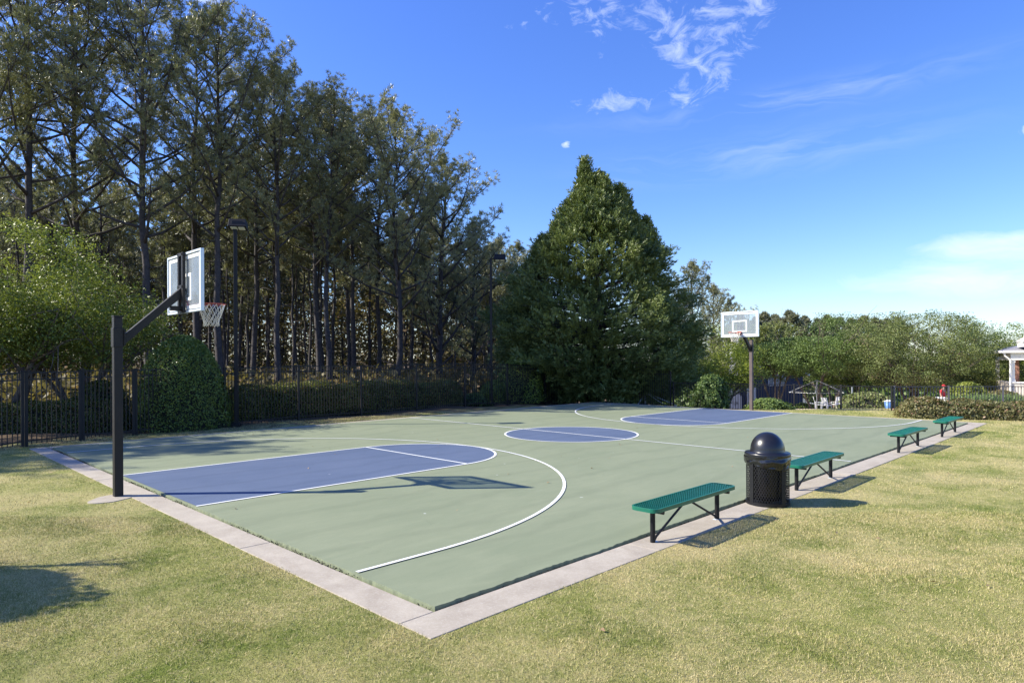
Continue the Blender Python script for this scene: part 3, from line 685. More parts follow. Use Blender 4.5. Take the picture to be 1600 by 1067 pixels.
# --- big conical evergreen
def cypress_mesh(seed, H=13.2, Rm=5.6, n=3400, z0=.5, spr=1.0, tops=()):
    """plumes on a cone broken into boughs; tops: extra leaders (dx, dy, height, base height, radius)"""
    rg = np.random.default_rng(seed); T = TB(); T.t(np.array([[0, 0, -.3], [.05, 0, H*.5], [0, .03, H*.97]]), .28, .012, 10)
    lob = [(rg.uniform(0, 6.28), rg.uniform(.02, .93)**.9, rg.uniform(.12, .42), rg.uniform(.18, .42), rg.uniform(.022, .05)) for _ in range(95)]
    P = []; tr = []
    def plume(c, d0, Lp, tone):
        side = norm(np.cross(d0, rg.normal(size=3))); m_ = 54
        s_ = rg.random(m_)**.8; lat = (rg.random(m_) - .5)*2*(1 - s_*.8)*.30*Lp
        pts = c + d0*(s_*Lp)[:, None] + side*lat[:, None] + rg.normal(0, .03, (m_, 3)); pts[:, 2] -= .10*(s_**2)*Lp
        dn = norm(d0 + side*(np.sign(lat)*.8)[:, None] + rg.normal(0, .25, (m_, 3)))
        sd = norm(np.cross(dn, rdir(rg, m_)))*.024*spr; l = (.17*rg.uniform(.7, 1.3, m_)*spr)[:, None]
        P.append(np.stack([pts - sd*.5, pts + dn*l*.5 + sd, pts + dn*l, pts + dn*l*.5 - sd], 1)); tr.append(tone*.6 + rg.random(m_)*.15 + .25*s_)
    for j in range(n):
        u = rg.uniform(.70, .975) if rg.random() < .10 else min(.975, (1 - math.sqrt(1 - rg.random()*.985))*.98); a = rg.uniform(0, 6.28)
        bi = [(w_*math.exp(-((math.remainder(a - a_, 6.283))/wa)**2 - ((u - h_)/wu)**2), i) for i, (a_, h_, w_, wa, wu) in enumerate(lob)]
        bump, who = max(bi); bump = min(.40, bump + .12*math.sin(3*a + 9*u + 1)*math.sin(17*u + 2*a)); 
        prof = np.interp(u, [0, .08, .16, .32, .45, .575, .70, .84, .93, 1], [.62, .82, .91, .93, .80, .63, .45, .24, .11, .0])
        q = max(.03, Rm*prof*(.76 + bump)*(1 - .34*rg.random()**2.0) - spr*.30*min(1, Rm/3)*(1 - u)); z = z0 + (H - z0)*u - .25*bump
        c = np.array([q*math.cos(a), q*math.sin(a), z]); out = np.array([math.cos(a), math.sin(a), .0])
        d0 = norm(out*.95*(1 - .75*max(0, u - .7)/.3) + np.array([0, 0, .25 + .9*u]) + rg.normal(0, .24, 3))
        tone = (math.sin(who*12.9898)*43758.5453) % 1.0
        plume(c, d0, rg.uniform(.55, 1.25)*(1 - .42*u)*spr, .5*tone + .5*rg.random())
        if j % 14 == 0: T.t(np.array([[0, 0, z*.9], c*.6 + np.array([0, 0, z*.38]), c]), .05, .01, 4)
    for dx, dy, h_, hb, r_ in tops:
        for _ in range(int(260*r_)):
            u = rg.random()**1.3; a = rg.uniform(0, 6.28); q = r_*(1 - u)*(1 - .3*rg.random()); c = np.array([dx + q*math.cos(a), dy + q*math.sin(a), hb + (h_ - hb)*u])
            plume(c, norm(np.array([math.cos(a)*.6*(1-u), math.sin(a)*.6*(1-u), .9]) + rg.normal(0, .2, 3)), rg.uniform(.4, .75), rg.random())
    return T.mb, np.concatenate(P), np.concatenate(tr)
x, y = bearing(932, 35.5)
make_tree('cypress_tree', cypress_mesh(21, 12.7, 6.2, 6800, .5, tops=((-.42, .43, 13.15, 10.6, .75), (.95, -.95, 11.7, 9.8, .85), (-1.0, 1.05, 10.9, 9.2, .8), (1.9, -1.9, 9.9, 8.0, .9), (-2.0, 2.0, 9.0, 7.2, .9), (-.9, -.9, 11.0, 9.2, .8))), 'bark', 'cypress', 'huge conical dark evergreen standing alone behind the far left corner of the court', 'evergreen tree', None, (x, y, gz(x, y)))

# --- broadleaf trees
def broad_mesh(seed, H=6., Rw=3.5, base=1.2, ncl=150, nlf=60, lsz=.12, stems=4, csz=.42, flat=.62, asp=.5):
    rg = np.random.default_rng(seed); T = TB(); cs = []
    zc = base + (H - base)*.52; rv = (H - base)*.5
    for s in range(stems):
        a = s*6.28/stems + rg.uniform(-.4, .4); d0 = norm(np.array([math.cos(a)*.45, math.sin(a)*.45, 1.])); p, d1 = bend((math.cos(a)*.08, math.sin(a)*.08, -.2), d0, base*1.5, 4, rg, -.02, .06); T.t(p, .10*H/6, .065*H/6, 7)
        for q in range(5):
            a2 = a + rg.uniform(-1.2, 1.2); d2 = norm(d1*.6 + np.array([math.cos(a2), math.sin(a2), rg.uniform(.2, 1.)])); p2, d3 = bend(p[-1 - (q % 2)], d2, rg.uniform(.5, .85)*Rw, 5, rg, .04, .12); T.t(p2, .05*H/6, .015, 5)
            for w_ in range(5):
                pp = p2[1 + w_ % 5]; p3, _ = bend(pp, norm(d3 + rg.normal(0, .7, 3)), rg.uniform(.25, .5)*Rw, 3, rg, .05, .15); T.t(p3, .018*H/6, .006, 3); cs.append(p3[-1])
    while len(cs) < ncl:
        v = rdir(rg, 1)[0]; q = rg.random()**.33
        c = np.array([v[0]*Rw*q, v[1]*Rw*q, zc + v[2]*rv*q]); 
        if q < .5 and rg.random() < .5: continue
        cs.append(c)
    cs = np.array(cs[:ncl]); e = np.sqrt((cs[:, 0]/Rw)**2 + (cs[:, 1]/Rw)**2 + ((cs[:, 2]-zc)/rv)**2); cs = np.where((e > 1.05)[:, None], np.stack([cs[:, 0]/e, cs[:, 1]/e, zc + (cs[:, 2]-zc)/e], 1), cs)
    n = len(cs); sz = csz*rg.uniform(.6, 1.35, n); P = np.repeat(cs, nlf, 0) + np.clip(rg.normal(0, 1, (n*nlf, 3)), -1.45, 1.45)*np.repeat(sz, nlf)[:, None]*[1, 1, flat]
    lf = leaves(rg, P, lsz, nrm=np.tile([0, 0, .8], (len(P), 1)), jit=1., aspect=asp)
    return T.mb, lf, np.repeat(rg.random(n), nlf)*.72 + rg.random(n*nlf)*.28
def bt(u, D, H, Rw, seed, leaf, label, cat='tree', grp=None, bark='bark2', name='broadleaf_tree', **k):
    x, y = bearing(u, D); return make_tree(name, broad_mesh(seed, H, Rw, **k), bark, leaf, label, cat, grp, (x, y, gz(x, y)))
bt(6, 20.5, 6.7, 3.0, 41, 'leaf', 'light green leafy tree at the left edge behind the black fence', base=1.8, ncl=300, nlf=120, lsz=.095, stems=5, csz=.34)
bt(128, 21.8, 4.9, 2.35, 47, 'leaf', 'lower light green tree right behind the near hoop pole', base=1.7, ncl=210, nlf=120, lsz=.095, stems=5, csz=.34)
bt(-120, 21, 6.6, 2.8, 48, 'leaf', 'light green leafy tree cut by the left edge of the picture', base=1.6, ncl=200, nlf=80, lsz=.12, stems=4, csz=.38)
bt(1128, 44, 5.9, 2.6, 42, 'leaf_bright', 'bright yellow green tree just left of the far hoop pole', base=1.2, ncl=170, nlf=140, lsz=.11, csz=.36)
bt(1212, 50, 4.8, 3.3, 43, 'leaf3', 'dark green rounded tree directly behind the far hoop pole', base=2.3, ncl=190, nlf=140, lsz=.125, csz=.33)
bt(1272, 48, 5.0, 4.2, 44, 'leaf3', 'wide low tree with forked trunk over the shade frame', base=2.5, ncl=260, nlf=140, lsz=.125, stems=3, csz=.33)
bt(1338, 52, 5.5, 3.3, 45, 'leaf', 'light green tree between the forked tree and the widest tree', base=1.6, ncl=190, nlf=140, lsz=.125, csz=.36)
bt(1428, 45, 6.6, 4.9, 46, 'leaf2', 'widest olive green multi stemmed tree behind the fence corner', base=1.3, ncl=460, nlf=140, lsz=.115, stems=8, csz=.33)
bt(1300, 66, 9.4, 3.9, 49, 'leaf3', 'dark round topped tree standing farther back above the low trees', base=2.4, ncl=170, nlf=140, lsz=.16, csz=.55)
bt(1528, 62, 8.4, 3.5, 50, 'leaf3', 'dark dense tree behind the left end of the white pavilion', base=1.6, ncl=190, nlf=140, lsz=.155, csz=.5)
bt(1580, 58, 7.2, 3.3, 51, 'leaf', 'lighter green tree behind the pavilion roof', base=1.6, ncl=180, nlf=140, lsz=.14, csz=.45)
bt(1530, 47, 4.4, 2.9, 52, 'leaf2', 'low spreading shrubby tree between the widest tree and the pavilion', base=.5, ncl=220, nlf=80, lsz=.15, csz=.36)
bt(1640, 66, 9.0, 4, 53, 'leaf3', 'tree at the right edge behind the pavilion gable', base=1.6, ncl=100, nlf=50, lsz=.3, csz=.7)
# small tree on the lawn left of the view; its crown throws the round shadow at lower left
make_tree('lawn_tree', broad_mesh(60, 3.75, .62, base=2.1, ncl=110, nlf=120, lsz=.12, stems=1, csz=.16), 'bark2', 'leaf3', 'small round headed tree on the lawn left of the view', 'tree', None, (-5.95, -1.17, gz(-5.95, -1.17)))

# --- far pines over the pool trees and behind the conical evergreen
GF = 'distant pines on the skyline'
fk = make_tree('pine_tree', pine_mesh(seed=71, H=15, base=.5, spread=2.9, nl=20, r0=.2, nper=9, nl_=.6, wd=.055, tufts=4, limbn=3, fat=1.3, dead=2), 'bark', 'needle_far', 'distant pine on the skyline right of the far backboard', 'pine', GF, (60, 0, 0))
sk = sorted([(1195, 112, 490), (1212, 118, 494), (1234, 110, 488), (1258, 116, 496), (1278, 120, 500), (1292, 108, 495), (1312, 118, 498), (1330, 112, 500), (1350, 122, 496), (1368, 114, 499), (1386, 118, 500), (1403, 124, 498), (1180, 108, 500), (1160, 115, 498)])
ordn = ['half hidden behind the far backboard', 'first clear of the far backboard', 'second from the far backboard', 'third from the far backboard', 'fourth from the far backboard', 'fifth from the far backboard', 'sixth from the far backboard', 'left of the dark round topped tree', 'behind the dark round topped tree', 'right of the dark round topped tree', 'fifth from the right end of its row', 'fourth from the right end of its row', 'second from the right end of its row', 'last at the right end of its row']
for k, (u, D, v) in enumerate(sk):
    x, y = bearing(u, D); z = gz(x, y); top = CH + (559.6 - .005*(u-800) - v)/F*D; s = (top - z)/15.; a = (u*2.3) % 6.28; lab = 'distant skyline pine, ' + ordn[k]
    if k == 0: fk.location = (x, y, z); fk.scale = (s,)*3; fk['label'] = lab
    else: put(fk, (x, y, z), a, s, lab)
for k, (u, D, v, lab) in enumerate([(1088, 50, 408, 'pine peeping out right behind the big conical evergreen'), (1112, 54, 445, 'middle pine between the conical evergreen and the far backboard'), (1138, 58, 468, 'pine right above the far backboard\'s left corner')]):
    x, y = bearing(u, D); z = gz(x, y); top = CH + (559 - v)/F*D; put(protos['e'], (x, y, z), k*2.+.4, (top - z)/12., lab, 'pines right of the conical evergreen')
for k, (u, D, v, lab) in enumerate([(785, 58, 372, 'pine seen between the second lamp post and the conical evergreen'), (812, 62, 378, 'pine crown touching the left flank of the conical evergreen'), (835, 56, 400, 'pine mostly hidden behind the conical evergreen'), (765, 54, 380, 'pine whose low crown sits behind the second lamp head')]):
    x, y = bearing(u, D); z = gz(x, y); top = CH + (560 - v)/F*D; put(protos['e'], (x, y, z), k*1.6, (top - z)/12., lab, 'pines left of the conical evergreen')
# columnar evergreens
cm_ = make_tree('arborvitae', cypress_mesh(81, 7., 1.2, 300, .3, 1.1), 'bark', 'leaf2', 'narrow pointed evergreen, leftmost of the group on the skyline', 'evergreen tree', 'narrow pointed evergreens', (0, 0, 0))
for k, (u, D, v, lab) in enumerate([(1182, 78, 522, 'narrow pointed evergreen right beside the far hoop pole'), (1197, 78, 513, 'narrow pointed evergreen, second from the far hoop pole'), (1213, 80, 510, 'tallest narrow pointed evergreen in the middle of its row'), (1232, 78, 514, 'narrow pointed evergreen at the right end of its row')]):
    x, y = bearing(u, D); z = gz(x, y); s = (CH + (558 - v)/F*D - z)/7.
    if k == 0: o = cm_; o.location = (x, y, z); o.scale = (s*1.4, s*1.4, s); o['label'] = lab
    else: put(cm_, (x, y, z), k, (s*1.4, s*1.4, s), lab)
# closing tree mass far off on the right
pos = []
for k in range(520):
    u = rg.uniform(1020, 1760); D = rg.uniform(80, 135); x, y = bearing(u, D); g0 = gz(x, y); c = np.array([x, y, rg.uniform(g0, .2 + rg.random()*1.8)]); pos.append(c + rg.normal(0, 1, (55, 3))*[1.9, 1.9, 1.1])
pos = np.concatenate(pos); tag(faces('distant_woods', leaves(rg, pos, .75), M['leaf3'], None, rg.random(len(pos))), 'far off mass of green woods closing the view behind the pool trees', 'woods', kind='stuff')

# --- clipped shrubs and hedges: dense leaf shell over an added solid dark core that blocks see-through gaps
def shell(rg, surf, n, size, leaf, parent, name='foliage', jit=.9, aspect=.6):
    p, nn = surf(rg, n); f_ = faces(name, leaves(rg, p, size, nn, jit, aspect), M[leaf], parent, rg.random(n)); return f_
def dome(loc, Rw, H, label, leaf, n, size, seed, cat='bush', power=2.3, grp=None, rough=.03, tip=1.0):
    rg = np.random.default_rng(seed); r = empty('clipped_bush' if rough < .1 else 'bush', loc); tag(r, label, cat, grp)
    prof = lambda t: (1 - t**power)**(.55*tip)
    ph = rg.uniform(0, 6.28, 6)
    def rr(a, t): return Rw*prof(t)*(1 + rough*(np.sin(3*a + ph[0] + 4*t) + np.sin(5*a + ph[1] - 7*t) + .7*np.sin(11*a + 9*t + ph[2])))
    def surf(rg, n):
        t_ = rg.random(n)**.9; a = rg.uniform(0, 2*np.pi, n); e = .01; q = rr(a, t_)*(1 - .10*rg.random(n)**2) + rg.normal(0, .02 + rough*.5, n)
        dq = (rr(a, np.minimum(t_ + e, .999)) - rr(a, t_))/(e*H); N = norm(np.stack([np.cos(a), np.sin(a), -dq], 1)); 
        # top cap
        return np.stack([q*np.cos(a), q*np.sin(a), t_*H + .02], 1), N
    def surf2(rg, n):
        a = rg.uniform(0, 2*np.pi, n); q0 = np.sqrt(rg.random(n))*.62; t_ = (1 - np.minimum(1, q0)**(1/(.55*tip)))**(1/power)
        return np.stack([Rw*q0*np.cos(a), Rw*q0*np.sin(a), H*t_ + rg.normal(0, .02, n)], 1), norm(np.stack([q0*np.cos(a)*.6, q0*np.sin(a)*.6, np.ones(n)], 1))
    p1, n1 = surf(rg, n); p2, n2 = surf2(rg, n//5); p = np.concatenate([p1, p2]); nn = np.concatenate([n1, n2])
    faces('foliage', leaves(rg, p, size, nn, .9, .6), M[leaf], r, rg.random(len(p)))
    c = MB(); c.lathe([(Rw*.88*prof(t_)*.98 + .001, t_*H*.95) for t_ in np.linspace(0, 1, 14)], n=24); c.build('inner_core', M['shrub_core'], r, smooth=True); return r
x, y = bearing(286, 20.7); dome((x, y, gz(x, y)), 1.34, 2.92, 'large egg shaped clipped bush behind the fence below the near backboard', 'box', 26000, .055, 90)
x, y = bearing(812, 32.5); dome((x, y, gz(x, y)), 1.25, 2.5, 'pointed clipped bush behind the fence left of the big conical evergreen', 'box', 9000, .08, 91, tip=1.5)
x, y = bearing(772, 32.0); dome((x, y, gz(x, y)), .75, 1.1, 'small round bush at the foot of the second lamp post', 'box', 3500, .09, 92)
x, y = bearing(742, 30.5); dome((x, y, gz(x, y)), .7, .55, 'low green shrub left of the second lamp post\'s foot', 'leaf3', 2500, .09, 93, rough=.12)
x, y = bearing(1111, 28.6); dome((x, y, gz(x, y)), .70, 1.6, 'dark shaggy bush in front of the fence left of the far hoop pole', 'leaf3', 7000, .10, 94, rough=.13)
x, y = bearing(1200, 27.6); dome((x, y, -.35), .85, .72, 'low dark green shrub right of the foot of the far hoop pole', 'leaf3', 4000, .10, 95, rough=.13)
x, y = bearing(1356, 30.5); dome((x, y, -.8), 1.3, 1.25, 'leafy green shrub by the pool behind the low fence', 'leaf2', 5000, .12, 96, rough=.13)
x, y = bearing(1512, 36); dome((x, y, gz(x, y)), .95, 1.75, 'bright yellow green shrub behind the fence near the pavilion', 'leaf', 5000, .12, 97, rough=.13)
x, y = bearing(1565, 40); dome((x, y, gz(x, y)), 1.2, 1.25, 'reddish brown shrub just left of the pavilion wall', 'hedge2', 5000, .14, 98, rough=.13)
x, y = bearing(158, 21.3); dome((x, y, gz(x, y)), .95, 1.45, 'dark loose bush behind the gate between the low hedge and the domed bush', 'hedge', 5000, .07, 99, rough=.13)

def hedge(p0, p1, wd, H, label, leaf, n, size, seed, hfun=None, rough=.05, z0=None):
    rg = np.random.default_rng(seed); p0 = np.array(p0); p1 = np.array(p1); Lh = np.linalg.norm(p1 - p0); ux = (p1 - p0)/Lh; uy = np.array([-ux[1], ux[0]])
    zb = gz(*p0) if z0 is None else z0; r = empty('hedge', (p0[0], p0[1], zb)); tag(r, label, 'hedge')
    ph = rg.uniform(0, 6.28, 8); hf = hfun or (lambda s: 1 + 0*s)
    def lump(s, v): return rough*(np.sin(s*2.1 + ph[0]) + np.sin(s*4.7 + v*3 + ph[1]) + .6*np.sin(s*9 + v*7 + ph[2]))
    area = (H*2 + wd); k1, k3 = int(n*H/area), int(n*wd/area); ks = [k1, k3, k1]; P = []; N = []
    for side, k in zip((-1, 0, 1), ks):
        s = rg.uniform(-.0, Lh, k); 
        endf = np.sqrt(np.clip(np.minimum(s, Lh - s)/.45, 0, 1))
        if side:
            v = rg.random(k); hh = H*hf(s)*(.35 + .65*endf); w_ = wd/2*(.5 + .5*endf)*(1 - .30*np.maximum(0, v - .6)/.4) + lump(s, v)*.5; w_ = w_ - .12*rg.random(k)**3
            P.append(np.stack([s, side*w_, v*hh], 1)); N.append(np.tile([0, side, .25], (k, 1)))
        else:
            v = rg.uniform(-.5, .5, k); hh = H*hf(s)*(.35 + .65*endf)*(1 - .18*(np.abs(v)*2)**3) + lump(s, v)
            P.append(np.stack([s, v*wd*.9*(.5 + .5*endf), hh], 1)); N.append(np.tile([0, 0, 1.], (k, 1)))
    for e in (0, Lh):
        k = n//30; P.append(np.stack([np.full(k, e) + rg.normal(0, .05, k), rg.uniform(-.25, .25, k)*wd, rg.random(k)*H*.45*hf(np.array([e]))[0]], 1)); N.append(np.tile([1 if e else -1, 0, .2], (k, 1)))
    P = np.concatenate(P); N = np.concatenate(N) + 0.; P[:, :] += rg.normal(0, .022, P.shape)
    Rm = np.array([[ux[0], ux[1], 0], [uy[0], uy[1], 0], [0, 0, 1]]); 
    faces('foliage', leaves(rg, P @ Rm, size, N @ Rm, .95, .6), M[leaf], r, rg.random(len(P)))
    c = MB(); m_ = max(4, int(Lh/.6)); V = []
    for i in range(m_ + 1):
        s = .2 + (Lh - .4)*i/m_; hh = H*float(hf(np.array([s]))[0])*(.86 if 0 < i < m_ else .45); w_ = wd*.38
        for yy, zz in ((-w_, -.1), (-w_, hh*.85), (-w_*.7, hh), (w_*.7, hh), (w_, hh*.85), (w_, -.1)): V.append(tuple(np.array([s, yy, zz]) @ Rm))
    c.add(V, [(i*6+j, (i+1)*6+j, (i+1)*6+j+1, i*6+j+1) for i in range(m_) for j in range(5)] + [tuple(range(6))[::-1], tuple(range(m_*6, m_*6+6))]); c.build('inner_core', M['shrub_core'], r)
    return r
hedge(bearing(-120, 18.6), bearing(205, 20.6), 1.5, 1.18, 'low sunlit yellow green hedge behind the fence at the left edge', 'hedge', 26000, .06, 101)
hedge((5.6, 11.1), (10.9, 11.3), 1.5, 1.16, 'left part of the long clipped hedge, right of the first lamp post', 'hedge', 30000, .065, 102, hfun=lambda s: .92 + .10*np.sin(s*.6))
hedge((10.4, 11.5), (16.3, 11.6), 1.7, 1.22, 'right part of the long clipped hedge, ending below the bushy pines', 'hedge', 30000, .07, 103, hfun=lambda s: .97 + .07*np.sin(s*.9 + 1))
hx0 = bearing(1404, 23.4); hx1 = bearing(1750, 21.2)
hedge(hx0, hx1, 1.35, .58, 'rough bronze and green hedge in front of the grey fence at the right edge', 'hedge2', 30000, .085, 104, rough=.045, hfun=lambda s: 1.04 - .030*s + .05*np.sin(s*3) + .05*np.sin(s*7.3), z0=-.03)

# strap leaved clump
x, y = bearing(1553, 27.5); r = empty('strap_leaf_plant', (x, y, -.25)); tag(r, 'spiky pale green strap leaved clump behind the fence right of the bronze hedge', 'plant')
n = 1500; ba = np.stack([rg.uniform(-1.5, 1.1, n)*math.sin(YAW) + rg.uniform(-.4, .4, n)*.7, -rg.uniform(-1.5, 1.1, n)*math.cos(YAW)*0 + 0*rg.random(n), np.zeros(n)], 1)
rr_ = rg.uniform(-1.4, 1.2, n); dd_ = rg.uniform(-.5, .5, n); ba = np.stack([rr_*math.sin(YAW) + dd_*.71, -rr_*math.cos(YAW) + dd_*.7, np.zeros(n)], 1)
dn = norm(rg.normal(0, .38, (n, 3))*[1, 1, .1] + [0, 0, 1.]); l = rg.uniform(.5, 1.05, n)[:, None]; sd = norm(np.cross(dn, rdir(rg, n)))*.028
mid = ba + dn*l*.6; tip_ = ba + dn*l + np.array([0, 0, -.12])*l + (dn*[1, 1, 0])*.35
faces('strap_leaves', np.stack([ba - sd, mid - sd*.8, tip_, mid + sd*.8, ba + sd], 1), M['spike'], r, rg.random(n))

# ------------------------------------------------------------------ pool area behind the far fence
M['stucco'] = mat('cream wall', (.70, .62, .54), .8, var=.08)
M['trim'] = mat('white trim', (.82, .79, .76), .55, var=.04)
M['shingle'] = mat('grey shingles', (.20, .20, .23), .9, var=.3, vscale=10)
M['navy'] = mat('dark blue siding', (.030, .040, .085), .7, var=.15)
M['brick'] = mat('pinkish brick', (.30, .15, .11), .85, var=.25, vscale=14)
M['deck'] = mat('pale pool deck', (.62, .52, .44), .8, var=.12, vscale=2)
M['asphalt'] = mat('asphalt', (.06, .06, .062), .9, var=.2)
M['pane'] = mat('dim window', (.25, .28, .32), .15)
M['carpaint'] = mat('silver car paint', (.62, .63, .65), .25, .3, coat=.6)
M['cardark'] = mat('dark car paint', (.02, .022, .03), .25, .3, coat=.6)
M['rubber'] = mat('rubber', (.02, .02, .02), .9)
M['steel'] = mat('galvanised tube', (.55, .56, .58), .35, .4)
M['red'] = mat('red cloth', (.55, .03, .04), .85)
M['skin'] = mat('skin', (.45, .27, .19), .6)
M['short'] = mat('grey cloth', (.30, .29, .29), .9)
M['bluebin'] = mat('blue plastic', (.10, .22, .50), .5)

def patch(name, poly, m, dz=.03, th=.1):
    n = len(poly); z = [gz(*p) + dz for p in poly]; b = MB()
    b.add([(*p, q) for p, q in zip(poly, z)] + [(*p, q - th) for p, q in zip(poly, z)], [tuple(range(n))[::-1]] + [(k, (k+1) % n, (k+1) % n + n, k+n) for k in range(n)])
    return struct(b.build(name, M[m]))
def grid_patch(name, u0, u1, D0, D1, m, dz):
    b = MB(); nu, nd = 8, 8; V = []
    for i in range(nd+1):
        for j in range(nu+1):
            x, y = bearing(u0 + (u1-u0)*j/nu, D0 + (D1-D0)*i/nd); V.append((x, y, gz(x, y) + dz))
    b.add(V, [(i*(nu+1)+j, i*(nu+1)+j+1, (i+1)*(nu+1)+j+1, (i+1)*(nu+1)+j) for i in range(nd) for j in range(nu)]); return struct(b.build(name, M[m]))
grid_patch('pool_deck', 1195, 1500, 31, 51, 'deck', .06)
grid_patch('car_park', 1140, 1330, 60, 88, 'asphalt', .06)

# low white wall by the pool
xa, ya = bearing(1455, 38); xb, yb = bearing(1640, 35.5); b = MB(); L_ = math.hypot(xb-xa, yb-ya); a = math.atan2(yb-ya, xb-xa)
r = empty('garden_wall', (xa, ya, gz(xa, ya)), a); tag(r, 'low white rendered wall behind the grey fence left of the pavilion', 'wall')
b.box((L_/2, 0, .42), (L_, .25, .95)); b.build('wall_body', M['trim'], r); b = MB(); b.box((L_/2, 0, .93), (L_ + .1, .34, .07)); b.build('coping', M['white'], r)
# dark low hedge in front of the car park
x0, y0 = bearing(1222, 55); x1, y1 = bearing(1300, 53); hedge((x0, y0), (x1, y1), 1.0, .4, 'low dark hedge row in front of the parked cars', 'leaf3', 6000, .16, 105)

# navy house
def house():
    x, y = bearing(1207, 60); z = gz(x, y); r = empty('pool_house', (x, y, z), YAW - math.pi/2 + .25); tag(r, 'small dark blue house with shingled gable roof behind the far hoop pole', 'house')
    W_, Dp, Hh = 6.4, 6, 3.2
    b = MB(); b.box((0, Dp/2, Hh/2), (W_, Dp, Hh)); 
    b.add([(-W_/2, .0, Hh), (W_/2, .0, Hh), (0, .0, Hh+1.5), (-W_/2, Dp, Hh), (W_/2, Dp, Hh), (0, Dp, Hh+1.5)], [(0, 1, 2), (5, 4, 3)]); b.build('wall', M['navy'], r)
    b = MB()
    for s in (-1, 1):
        p = [(0, -.4, Hh+1.62), (s*(W_/2+.4), -.4, Hh-.02), (s*(W_/2+.4), Dp+.4, Hh-.02), (0, Dp+.4, Hh+1.62)]; b.add(p + [(a_, b_, c_+.12) for a_, b_, c_ in p], [(0, 1, 2, 3), (4, 5, 6, 7), (0, 1, 5, 4), (2, 3, 7, 6), (1, 2, 6, 5)])
    rf = b.build('roof', M['shingle'], r)
    b = MB()
    for s in (-1, 1): b.bar((0, -.44, Hh+1.60), (s*(W_/2+.4), -.44, Hh-.02), .05, .22)
    b.build('fascia', M['trim'], rf)
    for k in range(3):
        f_ = MB(); xx = -.2 + k*.62
        for s in (-1, 1): f_.box((xx + s*.25, -.03, 2.75), (.06, .06, .95))
        for zz in (2.25, 3.25): f_.box((xx, -.03, zz), (.44, .06, .06))
        wn = f_.build('window', M['trim'], r); p = MB(); p.box((xx, -.012, 2.75), (.44, .02, .92)); p.build('pane', M['pane'], wn)
    d_ = MB(); d_.box((-2.2, -.03, 1.05), (.95, .06, 2.1)); dr_ = d_.build('door', M['trim'], r); p = MB(); p.box((-1.85, -.08, 1.05), (.05, .05, .12)); p.build('handle', M['steel'], dr_)
    return r
house()
